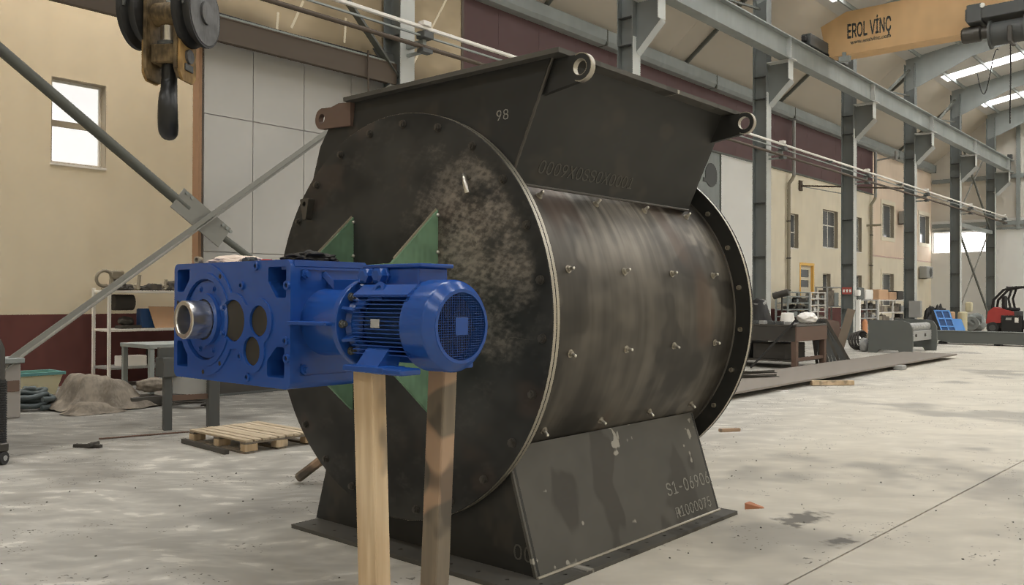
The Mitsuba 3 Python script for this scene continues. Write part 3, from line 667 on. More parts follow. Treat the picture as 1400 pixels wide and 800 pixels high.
body = man(prism(body2d, 'xz', FY, BY))
for p in pk: body -= man(prism(p.buffer(-.012).buffer(.012), 'xz', FY - .05, FY + .40))
GZ = 1.436
covers = [(-3.820, 1.435, .103), (-3.598, 1.437, .074), (-3.655, 1.292, .070)]
for x, z, r in covers: body -= man(cyl((x, FY - .05, z), (x, FY + .018, z), r, 48))
body -= man(ring((CX, FY - .03, GZ), (0, 1, 0), .10, .205, .055, 64))
# recessed panel on the motor side
body -= man(bx(X1 - .012, X1 + .03, FY + .055, BY - .02, Z0 + .06, Z1 - .045))
add('housing', tri(body), 'm_blue', smooth=25, parent=gx)
# raised pads on the face
pad1 = Point(CX - .02, GZ).buffer(.288, 64).intersection(body2d.buffer(-.004))
lobe = unary_union([Point(x, z).buffer(r + .035, 40) for x, z, r in covers]).buffer(.03).buffer(-.03)
cut = unary_union([p.buffer(.008) for p in pk] + [Point(x, z).buffer(r, 48) for x, z, r in covers] + [Point(CX, GZ).buffer(.206, 64)])
add('face_pad', prism(unary_union([pad1, lobe]).difference(cut), 'xz', FY - .008, FY + .004), 'm_blue', smooth=25, parent=gx)
cut2 = cut
add('bearing_ring', prism(Point(CX - .01, GZ).buffer(.240, 64).difference(cut2), 'xz', FY - .015, FY + .004), 'm_blue', smooth=25, parent=gx)
add('bearing_cover', ring((CX, FY + .0, GZ), (0, 1, 0), .108, .196, .03, 64), 'm_blue', smooth=30, parent=gx)
add('inner_ring', ring((CX, FY - .022, GZ), (0, 1, 0), .104, .135, .05, 64), 'm_blue', smooth=30, parent=gx)
add('seal', ring((CX, FY - .012, GZ), (0, 1, 0), .088, .110, .03, 48), 'm_rubber', smooth=30, parent=gx)
add('hollow_shaft', lathe([(.068, .012), (.074, .0), (.092, .0), (.096, .005), (.096, .17), (.068, .17), (.068, .012)], (CX, 2.2, GZ), (0, 1, 0), 64), 'm_machined', smooth=30, parent=gx)
sb = mikit.ply(cat(hexbolt(.0115, .010), cyl((0, 0, 0), (0, 0, .003), .017, 16)), 'm_blue')
for i in range(8):
    a = math.radians(22 + 45 * i); add('bolt', sb, None, parent=gx, tw=aim((CX + .166 * math.cos(a), FY - .0005, GZ + .166 * math.sin(a)), (0, -1, 0)))
for x, z, r in covers: add('end_cap', lathe([(0, 0), (r * .96, 0), (r, .004), (r, .012), (0, .012)], (x, FY + .004, z), (0, 1, 0), 48), 'm_cover', smooth=30, parent=gx)
boss = mikit.ply(ring((0, 0, 0), (0, 0, 1), .011, .021, .012, 24), 'm_blue', 30)
plug = mikit.ply(cyl((0, 0, 0), (0, 0, .002), .0112, 16), 'm_black')
for x, z in ((-3.75, 1.606), (-3.625, 1.698), (-3.373, 1.605), (-3.384, 1.351), (-3.373, 1.271), (-3.76, 1.262), (-3.695, 1.165)):
    k = add('threaded_boss', boss, None, parent=gx, tw=aim((x, FY + .001, z), (0, -1, 0)))
    add('hole', plug, None, parent=k, tw=aim((x, FY - .001, z), (0, -1, 0)))
for i in range(10):
    a = math.radians(18 + 36 * i); x, z = CX - .02 + .268 * math.cos(a), GZ + .268 * math.sin(a)
    if body2d.buffer(-.02).contains(Point(x, z)) and not any(p.buffer(.012).contains(Point(x, z)) for p in pk) and not lobe.contains(Point(x, z)):
        add('hole', plug, None, parent=gx, tw=aim((x, FY - .0075, z), (0, -1, 0)))
tb = mikit.ply(hexbolt(.024, .022, .014, .022, .028), 'm_blue')
for z in (1.657, 1.215):
    add('tie_bolt', tb, None, parent=gx, tw=aim((X1 - .013, FY + .078, z), (1, 0, 0), .4))
add('side_rib', prism([(2.45, 1.55), (2.60, 1.64), (2.60, 1.55)], 'yz', X1 - .012, X1 + .02) if False else bar((X1 - .01, 2.52, 1.665), (X1 + .05, 2.56, 1.585), .012, .03, b=.003), 'm_blue', parent=gx)
add('upper_lip', prism([(X1 - .10, Z1 - .002), (X1 + .004, Z1 - .002), (X1 + .004, Z1 - .03), (X1 - .012, Z1 - .045), (X1 - .10, Z1 - .045)], 'xz', FY + .02, BY - .02), 'm_blue', parent=gx)
# motor adapter on the side
MY, MZ = 2.553, 1.434
add('adapter', lathe([(.12, 0), (.160, 0), (.152, .08), (.152, .27), (.12, .27), (.12, 0)], (X1 - .012, MY, MZ), (1, 0, 0), 64), 'm_blue', smooth=30, parent=gx)
for s in (-1, 1): add('adapter_rib', bx(X1 - .012, -3.075, MY + s * .13, MY + s * .235, MZ - .008, MZ + .008, .003), 'm_blue', parent=gx)
add('adapter_rib', bx(X1 - .012, -3.075, MY - .008, MY + .008, MZ + .13, MZ + .20, .003), 'm_blue', parent=gx)

# ------------------------------------------------------------------ electric motor
mo = thing('electric_motor', 'blue finned electric motor with a meshed fan cover, on the side of the gear unit', 'motor')
def mx(prof, x, n=64): return lathe(prof, (x, MY, MZ), (1, 0, 0), n)
add('mounting_flange', mx([(.0, 0), (.196, 0), (.200, .004), (.200, .030), (.196, .034), (.0, .034)], -3.085, 80), 'm_blue', smooth=30, parent=mo)
add('end_shield', mx([(0, 0), (.150, 0), (.135, .02), (.135, .10), (0, .10)], -3.047), 'm_blue', smooth=30, parent=mo)
for i in range(8):
    a = math.radians(22.5 + 45 * i); c, s = math.cos(a), math.sin(a)
    add('shield_rib', bar((-3.046, MY + .165 * c, MZ + .165 * s), (-2.95, MY + .138 * c, MZ + .138 * s), .05, .014, up=(0, -s, c)), 'm_blue', parent=mo)
    a += math.radians(22.5); c, s = math.cos(a), math.sin(a)
    add('flange_bolt', hexbolt(.016, .014, .009, .016, .019), 'm_steeldark', parent=mo, tw=aim((-3.047, MY + .168 * c, MZ + .168 * s), (1, 0, 0)))
add('stator', mx([(0, 0), (.128, 0), (.128, .36), (0, .36)], -2.985), 'm_bluedark', smooth=30, parent=mo)
for side in (-1, 1):
    for i in range(15):
        z = -.122 + i * .0175
        y0 = math.sqrt(max(.126 ** 2 - z ** 2, 0)); 
        add('cooling_fin', bx(-2.975, -2.63, MY + side * (y0 - .004), MY + side * .166, MZ + z - .0022, MZ + z + .0022), 'm_blue', parent=mo)
for s in (-1, 1):
    for i in range(7):
        y = -.052 + i * .0173
        if s < 0 or abs(y) > .01: add('cooling_fin', bx(-2.975, -2.63, MY + y - .0022, MY + y + .0022, MZ + s * (math.sqrt(.126 ** 2 - y ** 2) - .004), MZ + s * .160), 'm_blue', parent=mo)
# flat shoulder with the eye on the upper front
add('shoulder', prism([(MY - .166, MZ + .128), (MY - .105, MZ + .172), (MY + .105, MZ + .172), (MY + .166, MZ + .128), (MY + .12, MZ + .10), (MY - .12, MZ + .10)], 'yz', -2.975, -2.63), 'm_blue', parent=mo)
g = unary_union([Point(0, 0).buffer(.034, 24), sbox(-.045, -.05, .045, -.01)]).difference(Point(0, 0).buffer(.016, 20))
e = prism(g, 'xz', -.009, .009); e.apply_transform(trimesh.transformations.rotation_matrix(math.radians(-25), (1, 0, 0))); e.apply_translation((-2.845, MY - .128, MZ + .150))
add('lifting_eye', e, 'm_blue', smooth=30, parent=mo)
tb_y0, tb_y1 = 2.515, 2.69
k = add('terminal_box', bx(-3.045, -2.70, tb_y0, tb_y1, MZ + .165, MZ + .245, .006), 'm_blue', parent=mo)
add('lid', bx(-3.055, -2.672, tb_y0 - .012, tb_y1 + .01, MZ + .245, MZ + .262, .004), 'm_blue', parent=k)
for x in (-3.005, -2.912):
    q = add('cable_gland', lathe([(0, 0), (.040, 0), (.040, .014), (.034, .016), (.036, .05), (.024, .058), (0, .058)], (x, tb_y0, MZ + .212), (0, -1, 0), 6), 'm_blue', parent=k)
add('nameplate', bx(-2.855, -2.80, MY - .1695, MY - .166, MZ - .012, MZ + .026, .001), 'm_greylight', parent=mo)
# foot of the motor
FZ = 1.243
for s in (-1, 1):
    k = add('foot', bx(-2.92, -2.665, MY + s * .14, MY + s * .265, FZ, FZ + .026, .004), 'm_blue', parent=mo)
    ped = prism([(MY + s * .085, MZ - .10), (MY + s * .15, MZ - .085), (MY + s * .225, FZ + .02), (MY + s * .11, FZ + .02)], 'yz', -2.885, -2.745)
    add('pedestal', ped, 'm_blue', parent=k)
    add('foot_end', bx(-2.745, -2.56 if s < 0 else -2.66, MY + s * .15, MY + s * .262, FZ - .002, FZ + .024, .006), 'm_blue', parent=k)
# fan cover
add('fan_cover', mx([(.150, 0), (.191, 0), (.192, .004), (.191, .125), (.184, .138), (.152, .168), (.148, .168), (.150, .150), (.18, .13), (.186, .12), (.186, .006), (.150, .006), (.150, 0)], -2.650, 96), 'm_blue', smooth=28, parent=mo)
add('fan_cover_rim', mx([(.139, 0), (.153, 0), (.153, .005), (.139, .005), (.139, 0)], -2.4835, 72), 'm_blue', smooth=30, parent=mo)
add('fan_backing', mx([(0, 0), (.14, 0), (.14, .004), (0, .004)], -2.56), 'm_black', parent=mo)
fan = [bar((-2.535, MY, MZ), (-2.535, MY + .125 * math.cos(a), MZ + .125 * math.sin(a)), .05, .004, up=(1, .5 * math.sin(a), .5 * math.cos(a))) for a in np.linspace(0, 2 * math.pi, 7)[:-1]]
add('fan', cat(*fan), 'm_blackgap', parent=mo)
ws = []
for i in range(-13, 14):
    t = i * .0102; h = math.sqrt(max(.141 ** 2 - t * t, 1e-6))
    ws.append(bx(-2.4845, -2.4825, MY - h, MY + h, MZ + t - .0007, MZ + t + .0007)); ws.append(bx(-2.4865, -2.4845, MY + t - .0007, MY + t + .0007, MZ - h, MZ + h))
add('fan_grille', cat(*ws), 'm_blue', kind='stuff', parent=mo)
add('grille_centre', bx(-2.484, -2.4805, MY - .036, MY + .036, MZ - .036, MZ + .036, .001), 'm_blue', parent=mo)

# things left on the gear unit
v = trimesh.creation.icosphere(4); q = v.vertices.copy(); nn = meshkit.fbm(q * 2.6 + 3, 4, 5)
q = q * (.75 + .7 * nn[:, None]); v.vertices = q * np.array((.16, .10, .028)) + np.array((-4.075, 2.50, Z1 + .012)); v.vertices[:, 2] = np.maximum(v.vertices[:, 2], Z1 + .0005)
add('cloth', v, 'm_cloth', smooth=True, label='crumpled pale cloth lying on the blue gear unit', cat='cloth')
v = trimesh.creation.icosphere(4); q = v.vertices.copy(); nn = meshkit.fbm(q * 3.6 + 13, 4, 8)
q = q * (.6 + .9 * nn[:, None]); v.vertices = q * np.array((.17, .09, .042)) + np.array((-3.62, 2.62, Z1 + .012)); v.vertices[:, 2] = np.maximum(v.vertices[:, 2], Z1 + .0005)
add('rag', v, 'm_black', smooth=True, label='black rag lying on the blue gear unit', cat='rag')
add('pipe_piece', ring((-4.26, 2.40, Z1 + .018), (.35, -.9, .1), .011, .019, .035, 24), 'm_pipe', smooth=30, label='short pale pipe end standing at the corner of the gear unit', cat='pipe')
add('red_cap', lathe([(0, 0), (.03, 0), (.026, .014), (0, .016)], (-3.74, 2.46, Z1), (0, 0, 1), 20), 'm_red', label='small red cap on top of the gear unit', cat='cap')
add('fitting', cat(cyl((-3.90, 2.43, Z1 + .012), (-3.82, 2.45, Z1 + .014), .012, 10), cyl((-3.86, 2.42, Z1 + .012), (-3.86, 2.46, Z1 + .016), .016, 10)), 'm_steeldark', label='small dark pipe fitting beside the cloth on the gear unit', cat='fitting')

# timber props under the motor
def prop(x0, y0, dx, dy, top, tx, ty, mat, label):
    ns = 30; v = []; 
    m = trimesh.creation.box((1, 1, 1)); m = m.subdivide_to_size(.09) if False else m
    zs = np.linspace(0, top, ns); secs = []
    for i, z in enumerate(zs):
        t = z / top; w = .5 + .010 * (meshkit.fbm(np.array([[3.1, x0, z * 3]]), 2, 3)[0] - .5)
        cx, cy = x0 + tx * (1 - t), y0 + ty * (1 - t)
        b = .006
        pr = [(-dx / 2, -dy / 2 + b), (-dx / 2 + b, -dy / 2), (dx / 2 - b, -dy / 2), (dx / 2, -dy / 2 + b), (dx / 2, dy / 2 - b), (dx / 2 - b, dy / 2), (-dx / 2 + b, dy / 2), (-dx / 2, dy / 2 - b)]
        j = (meshkit.noise(np.array([[i * 1.7, k * 3.3, x0 * 9] for k in range(8)]), 4) - .5) * .004
        secs.append([(cx + p * (1 + jj * 3), cy + q_ * (1 + jj * 3), z) for (p, q_), jj in zip(pr, j)])
    v = np.array(secs).reshape(-1, 3); f = []
    for i in range(ns - 1):
        for k in range(8):
            a, b_, c, d = i * 8 + k, i * 8 + (k + 1) % 8, (i + 1) * 8 + (k + 1) % 8, (i + 1) * 8 + k
            f += [(a, b_, c), (a, c, d)]
    for k in range(1, 7): f += [(0, k + 1, k), ((ns - 1) * 8, (ns - 1) * 8 + k, (ns - 1) * 8 + k + 1)]
    return add('timber_prop', trimesh.Trimesh(v, np.array(f), process=False), mat, label=label, cat='timber')
prop(-2.835, 2.362, .125, .078, FZ, .03, .022, 'm_wood', 'pale timber prop under the front foot of the motor')
prop(-2.775, 2.735, .105, .085, FZ, -.034, -.026, 'm_woodgrey', 'greyer timber prop under the fan end of the motor')

# ------------------------------------------------------------------ yellow travelling crane and its hoist
YC = 29.15
k = thing('bridge_crane', 'tan yellow bridge crane girder with dark lettering, high across the hall', 'crane')
girder = [(-11.40, 10.80), (-11.22, 9.86), (-11.11, 9.85), (-11.11, 9.75), (11.0, 9.75), (11.0, 9.86), (11.4, 10.3), (11.0, 11.15), (-10.55, 11.15)]
add('girder', prism(girder, 'xz', YC, YC + .62), 'm_crane', parent=k)
add('lower_flange', bx(-10.98, 10.9, YC - .05, YC + .67, 9.70, 9.755), 'm_crane', parent=k)
for s in (-1, 1):
    x = 11.3 * s
    add('end_carriage', bx(x - .16, x + .16, YC - 1.5, YC + 1.9, 9.84, 10.22, .02), 'm_steeldark', parent=k)
    for y in (YC - 1.2, YC + 1.6): add('wheel', cyl((x - .05, y, 9.98), (x + .05, y, 9.98), .15, 24), 'm_steeldark', smooth=30, parent=k)
add('buffer', bx(-11.36, -11.24, YC - 1.72, YC - 1.5, 9.95, 10.1, .01), 'm_black', parent=k)
add('end_fitting', cat(bx(-10.7, -10.35, YC - .25, YC - .05, 9.45, 9.62, .01), bx(-10.6, -10.5, YC - .2, YC - .1, 9.6, 9.76)), 'm_steelgrey', parent=k)
add('lettering', text('EROL V\u0130N\u00c7', .46, (-10.52, YC - .004, 10.245), (1, 0, 0), (0, 0, 1), .004, True, .415), 'm_lettering', parent=k)
add('lettering', text('www.erolvinc.com', .115, (-10.40, YC - .004, 10.03), (1, 0, 0), (0, 0, 1), .004, True, .93), 'm_lettering', parent=k)
h = thing('hoist', 'dark hoist trolley hanging under the tan crane girder', 'hoist')
add('frame', bx(-6.75, -3.6, YC - .75, YC - .06, 9.86, 10.22, .02), 'm_steeldark', parent=h)
add('hanger', cat(bx(-6.7, -6.3, YC - .8, YC - .055, 9.78, 10.32, .02)), 'm_steeldark', parent=h)
add('drum', lathe([(0, 0), (.42, 0), (.42, .06), (.34, .08), (.34, .9), (.42, .92), (.42, 1.0), (0, 1.0)], (-6.15, YC - .42, 9.42), (1, 0, 0), 40), 'm_steeldark', smooth=30, parent=h)
add('motor', lathe([(0, 0), (.2, 0), (.24, .05), (.24, .5), (.18, .55), (.18, .75), (0, .75)], (-6.9, YC - .42, 9.52), (1, 0, 0), 28), 'm_bolt', smooth=30, parent=h)
add('gear_case', bx(-5.15, -3.7, YC - .8, YC - .08, 9.15, 9.9, .05), 'm_steeldark', parent=h)
add('control_box', bx(-5.62, -5.5, YC - .85, YC - .2, 9.02, 9.5, .02), 'm_bolt', parent=h)
add('lamp_cover', cyl((-6.28, YC - .80, 10.24), (-6.28, YC - .70, 10.24), .07, 20), 'm_white', smooth=30, parent=h)
for x in (-5.6, -5.0, -4.7):
    add('pendant_cable', sweep([(x, YC - .5 + .05 * math.sin(t * 5), 9.1 - t * (5.5 if x > -5.2 else 2.4)) for t in np.linspace(0, 1, 14)], .018, 6), 'm_black', parent=h)
h2 = thing('travel_cable', 'bunched festoon cable hanging by the far roof', 'cable')
add('loop', sweep([(-9.15 + .5 * t, 40.5, 11.1 - .9 * math.sin(t * math.pi)) for t in np.linspace(0, 1.6, 20)], .02, 6), 'm_black', parent=h2)

# ------------------------------------------------------------------ lifting hook by the camera
hk = thing('hook_block', 'yellow and black crane hook block with two sheaves, hanging over the gear unit', 'hook')
ax = np.array((.822, .564, 0.)); ax /= np.linalg.norm(ax); fw = np.array((ax[1], -ax[0], 0)); up = np.array((0, 0, 1.))
HC = np.array((-4.235, 2.205, 0))
A = np.eye(4); A[:3, 0], A[:3, 1], A[:3, 2], A[:3, 3] = ax, -fw, up, HC     # local x along the axle, -y towards the viewer
def hadd(name, m, mat, smooth=False, parent=hk):
    m.apply_transform(A); return add(name, m, mat, smooth, parent=parent)
AZ, SR = 2.995, .172
for s in (-1, 1):
    x0 = s * .085 if s > 0 else -.205
    q = hadd('sheave', lathe([(0, 0), (SR, 0), (SR + .002, .006), (SR, .022), (SR - .03, .045), (SR - .03, .06), (SR, .075), (SR + .002, .09), (SR, .095), (0, .095)], (.095 if s > 0 else -.19, 0, AZ), (1, 0, 0), 64), 'm_sheave', 28)
    hadd('sheave_face', ring((.190 if s > 0 else -.193, 0, AZ), (1, 0, 0), .058, SR - .012, .003, 48), 'm_sheaveface', 28, parent=q)
hadd('axle', cyl((-.204, 0, AZ), (.204, 0, AZ), .056, 32), 'm_sheaveface', 30)
for s in (-1, 1):
    pl = prism([(-.062, 2.655), (-.095, 2.70), (-.095, 3.12), (.095, 3.12), (.095, 2.70), (.062, 2.655)], 'yz', s * .08 - .009, s * .08 + .009)
    hadd('side_plate', pl, 'm_hookdirty')
    o = prism([(-.05, 2.645), (-.085, 2.68), (-.085, 2.9), (.085, 2.9), (.085, 2.68), (.05, 2.645)], 'yz', s * .08 + s * .009, s * .08 + s * .022)
    hadd('outer_plate', o, 'm_hookyellow')
q = hadd('crosshead', bx(-.0705, .0705, -.062, .062, 2.735, 2.83, .006), 'm_hookdirty')
hadd('spacer', cyl((-.071, 0, 2.995), (.071, 0, 2.995), .060, 28), 'm_hookdirty', 30)
hadd('shank_nut', cyl((0, 0, 2.83), (0, 0, 2.93), .044, 28), 'm_machined', 30)
hadd('bearing', cyl((0, 0, 2.83), (0, 0, 2.85), .058, 28), 'm_steeldark', 30)
q = hadd('keeper', bx(.101, .110, -.04, .04, 2.70, 2.735, .002), 'm_steeldark')
hadd('trunnion', cyl((.095, 0, 2.775), (.116, 0, 2.775), .036, 24), 'm_sheaveface', 30)
# hook, seen almost edge on: the opening lies along the local y axis
pts = [(0, 2.74), (0, 2.68), (-.004, 2.635), (-.03, 2.59), (-.066, 2.55), (-.085, 2.50), (-.075, 2.44), (-.035, 2.405), (.015, 2.40), (.06, 2.43), (.085, 2.48), (.092, 2.53)]
rad = [.040, .041, .043, .045, .048, .051, .053, .052, .046, .036, .024, .010]
P_ = np.array(pts); tt = np.linspace(0, len(pts) - 1, 60); 
from scipy.interpolate import CubicSpline
cs = CubicSpline(range(len(pts)), np.c_[P_, rad]); S_ = cs(tt)
vv = []; n_ = 16
for i, (y, z, r) in enumerate(S_):
    d = cs(tt[i], 1)[:2]; d /= np.linalg.norm(d); b = np.array((-d[1], d[0]))
    for j in range(n_):
        w = 2 * math.pi * j / n_; ca, sa = math.cos(w), math.sin(w)
        k_ = 1.15 if ca * 1 > 0 else 1.
        vv.append((r * .92 * sa * (1 - .25 * ca * (.5 if i > 18 else 0)), y + b[0] * r * k_ * ca, z + b[1] * r * k_ * ca))
ff = []
for i in range(59):
    for j in range(n_):
        a, b, c, d = i * n_ + j, i * n_ + (j + 1) % n_, (i + 1) * n_ + (j + 1) % n_, (i + 1) * n_ + j
        ff += [(a, b, c), (a, c, d)]
for j in range(1, n_ - 1): ff += [(0, j + 1, j), (59 * n_, 59 * n_ + j, 59 * n_ + j + 1)]
hm = trimesh.Trimesh(np.array(vv), np.array(ff), process=False)
hm.apply_transform(trimesh.transformations.rotation_matrix(math.radians(24), (0, 0, 1)))
hm.fix_normals()
hadd('hook', hm, 'm_hook', 50)
for s in (-1, 1):
    for yy in (-SR + .012, SR - .012):
        hadd('wire_rope', cyl((s * .155, yy, AZ), (s * .155, yy, 9.5), .009, 8), 'm_steeldark', 40)
k = thing('hoist_girder', 'crane girder that carries the hook block, above the camera', 'crane')
add('girder', bx(-11.0, 11.0, 1.7, 2.6, 9.9, 10.7), 'm_crane', parent=k)
add('trolley', bx(-5.0, -3.5, 1.5, 2.8, 9.5, 9.9, .02), 'm_steeldark', parent=k)
for s in (-1, 1): add('end_carriage', bx(11.3 * s - .3, 11.3 * s + .3, .8, 3.6, 9.83, 10.2, .02), 'm_steeldark', parent=k)

# ------------------------------------------------------------------ left side of the hall
pd = add('concrete_footing', cat(bx(-12.35, -12.0, 4.10, 4.29, 0, .70, .012)), 'm_concrete', label='concrete footing block under the foot of the grey diagonal brace', cat='footing')
add('cap_plate', bx(-12.4, -11.95, 3.9, 4.32, .70, .765, .008), 'm_steelgrey', parent=pd)
add('brick_patch', bx(-12.03, -11.985, 4.12, 4.27, .34, .48, .006), 'm_rust', parent=pd)

def spiral(c, r0, turns, dr_, h, r, n=26, seed=0, wob=.04):
    pts = []
    for i in range(int(turns * n) + 1):
        a = 2 * math.pi * i / n; rr = r0 + dr_ * a / (2 * math.pi) + wob * math.sin(a * 1.3 + seed)
        pts.append((c[0] + rr * math.cos(a), c[1] + rr * math.sin(a) * .8, c[2] + r + h * (a / (2 * math.pi)) + .012 * math.sin(a * 2.7 + seed)))
    return sweep(pts, r, 8)
add('hose_coil', cat(spiral((-12.8, 4.70, 0.), .34, 3, -.06, .05, .035, seed=1), spiral((-12.78, 4.70, .12), .35, 3, -.08, .045, .035, seed=2)), 'm_hosegrey', smooth=50, label='coil of blue-grey hose on the floor beside the concrete footing', cat='hose')
# plastic crate
k = thing('plastic_crate', 'pale yellow plastic crate with a teal rim behind the hose coil', 'crate')
cr = man(trimesh.convex.convex_hull(np.array([(-.2, -.28, 0), (.2, -.28, 0), (.2, .28, 0), (-.2, .28, 0), (-.26, -.36, .3), (.26, -.36, .3), (.26, .36, .3), (-.26, .36, .3)])))
cr -= man(trimesh.convex.convex_hull(np.array([(-.18, -.26, .02), (.18, -.26, .02), (.18, .26, .02), (-.18, .26, .02), (-.25, -.35, .31), (.25, -.35, .31), (.25, .35, .31), (-.25, .35, .31)])))
m = tri(cr); m.apply_translation((-13.6, 4.98, .12)); add('body', m, 'm_plastic_cream', parent=k)
m = prism(sbox(-.29, -.39, .29, .39).difference(sbox(-.24, -.34, .24, .34)), 'xy', .29, .33); m.apply_translation((-13.6, 4.98, .12)); add('rim', m, 'm_teal', parent=k)
add('wooden_block', bx(-13.9, -13.3, 4.65, 5.3, 0, .12, .01), 'm_woodgrey', label='low dark wooden block carrying the yellow plastic crate', cat='block')
# burlap heap
def cloth_heap(c, sx, sy, h, seed, n=70, lobes=()):
    g = np.linspace(-1, 1, n); X, Y = np.meshgrid(g, g, indexing='ij'); rr = np.sqrt(X ** 2 + Y ** 2)
    base = np.zeros_like(X)
    for (lx, ly, lr, lh) in lobes: base = np.maximum(base, lh * np.clip(1 - ((X - lx) ** 2 + (Y - ly) ** 2) / lr ** 2, 0, 1) ** .45)
    pts = np.stack([X * 3, Y * 3, np.full_like(X, seed)], -1)
    fold = meshkit.fbm(pts * 1.0, 3, seed); warp = pts + 1.2 * (meshkit.noise(pts * 1.1, seed + 5)[..., None] - .5); rid = np.minimum(np.abs(meshkit.noise(warp * 2.0 + 5, seed + 1) - .5), np.abs(meshkit.noise(warp * 3.7 + 15, seed + 6) - .5) * .8 + .05)
    edge = np.clip((1 - rr + .25 * (meshkit.noise(pts * .8, seed + 3) - .5)) * 6, 0, 1)
    wv = np.abs(np.sin(4.2 * (X * .5 + Y * .8) + 5 * meshkit.noise(pts * .6 + 3, seed + 8))) ** .7
    Z = (np.minimum(base, .85) * (.72 + .4 * fold) + .06 * fold + .22 * wv * np.clip(base * 2, 0, 1) - .12 + .30 * (.22 - rid) * np.clip(base * 3, 0, 1)) * edge + .004
    k = 1 + .16 * (meshkit.noise(pts * .7, seed + 2) - .5)
    v = np.stack([c[0] + X * sx * k, c[1] + Y * sy * k, c[2] + np.maximum(Z, .003) * h], -1).reshape(-1, 3); f = []
    for i in range(n - 1):
        for j in range(n - 1):
            a = i * n + j
            if rr[i, j] < 1.12: f += [(a, a + n, a + n + 1), (a, a + n + 1, a + 1)]
    top = trimesh.Trimesh(v, np.array(f), process=False); return top
def draped(c, sx, sy, h, seed, n=150):
    """A sack cloth thrown over low boxes: flat crown, drape folds running down the sides, loose hem on the floor."""
    g = np.linspace(-1, 1, n); X, Y = np.meshgrid(g, g, indexing='ij'); ang = np.arctan2(Y, X); q3 = lambda k: np.stack([X * k, Y * k, np.full_like(X, seed * 1.7)], -1)
    rr = (np.abs(X) ** 2.6 + np.abs(Y) ** 2.6) ** (1 / 2.6) * (1 + .28 * (meshkit.noise(q3(1.6), seed) - .5))
    crown = 1 / (1 + np.exp((rr - .62) * 11)); tilt = .80 - .30 * Y + .28 * (meshkit.noise(q3(1.3), seed + 2) - .5)
    fold = np.sin(ang * 8 + 4.5 * meshkit.noise(q3(1.4), seed + 4)) * .5 + np.sin(ang * 15 + 5 * meshkit.noise(q3(2.), seed + 5)) * .25
    side = np.exp(-((rr - .66) / .22) ** 2)
    crease = np.abs(meshkit.noise(q3(3.1) + 1.5 * meshkit.noise(q3(2.), seed + 7)[..., None], seed + 6) - .5)
    hem = .07 * (1 + fold) * np.exp(-((rr - .86) / .12) ** 2)
    Z = crown * tilt + .13 * fold * side + hem + .16 * (.18 - np.minimum(crease, .18)) * np.clip(crown * 2, 0, 1)
    v = np.stack([c[0] + X * sx, c[1] + Y * sy, c[2] + np.maximum(Z, .012) * h], -1).reshape(-1, 3); f = []
    for a in range(n - 1):
        for b in range(n - 1):
            k = a * n + b
            if rr[a, b] < .98: f += [(k, k + n, k + n + 1), (k, k + n + 1, k + 1)]
    return trimesh.Trimesh(v, np.array(f), process=False)
add('burlap_sack', draped((-12.42, 5.46, 0), .72, .70, .56, 4), 'm_burlap', smooth=True, label='heap of grey-brown burlap sacking in front of the maroon dado', cat='sack')
add('burlap_sack', draped((-11.85, 5.12, 0), .30, .42, .16, 11, 80), 'm_burlap', smooth=True, label='flat loose burlap piece at the foot of the sacking heap', cat='sack')
add('burlap_bag', cat(lump((-11.95, 5.98, .30), (.10, .22, .10), 3, .3), cyl((-11.9, 6.15, .30), (-11.85, 6.35, .33), .04, 10, .075)), 'm_burlap', smooth=True, label='tied neck of a burlap bag at the right end of the heap', cat='bag')
add('wire_bundle', cat(*[spiral((-11.55, 6.40, .02), .28 + .03 * (i % 3), 2, .02, .07, .012, 18, i * 1.7, .07) for i in range(6)]), 'm_grimy', smooth=50, label='tangled dark wire bundle between the sacking and the steel stand', cat='wire')
add('metal_tray', bx(-12.2, -11.85, 5.65, 6.1, 0, .15, .01), 'm_bolt', label='dark metal tray under the tied burlap bag', cat='tray')

# storage rack
k = thing('storage_rack', 'white steel shelf rack with three shelves against the beige wall', 'shelf')
RX0, RX1, RY0, RY1 = -15.52, -14.92, 6.72, 8.95
for x in (RX0, RX1):
    for y in (RY0, RY1): add('post', bx(x - .025, x + .025, y - .025, y + .025, 0, 1.76 if x == RX1 else 1.7, .004), 'm_windowframe', parent=k)
for z in (.34, .99, 1.66): add('shelf', bx(RX0, RX1 + .02, RY0, RY1, z - .045, z, .004), 'm_windowframe' if z > .5 else 'm_greylight', parent=k)
rg = random.Random(3)
for i in range(13):
    y = RY0 + .10 + i * .165; s = rg.uniform(.06, .14)
    m = lump((RX1 - .18 - rg.uniform(0, .2), y, 1.66 + s * .5), (s * 1.1, s * 1.2, s * rg.uniform(.5, .9)), i, .5, 2, 3.)
    if i % 3 == 0: m = cat(m, cyl((RX1 - .2, y, 1.68), (RX1 - .2, y + .03, 1.68 + rg.uniform(.18, .30)), .03, 10))
    if i % 4 == 1: m = cat(m, bx(RX1 - .3, RX1 - .1, y - .07, y + .07, 1.67, 1.67 + rg.uniform(.1, .22), .01))
    m.vertices[:, 2] = np.maximum(m.vertices[:, 2], 1.661)
    add('machine_part', m, 'm_grimy' if i % 3 else 'm_pipe', smooth=40, label='dark greasy machine part among the clutter on the top shelf of the white rack', cat='machine part', group='clutter on the top rack shelf')
add('shackle', cat(sweep([(-14.9 + .02 * math.sin(a), 6.62 + .13 * math.cos(a), 1.86 + .13 * math.sin(a)) for a in np.linspace(0, 5.2, 24)], .028, 8), bx(-14.95, -14.85, 6.72, 6.95, 1.86, 2.0, .02)), 'm_pipe', smooth=40, label='rusty ring shackle at the left end of the white rack top', cat='shackle')
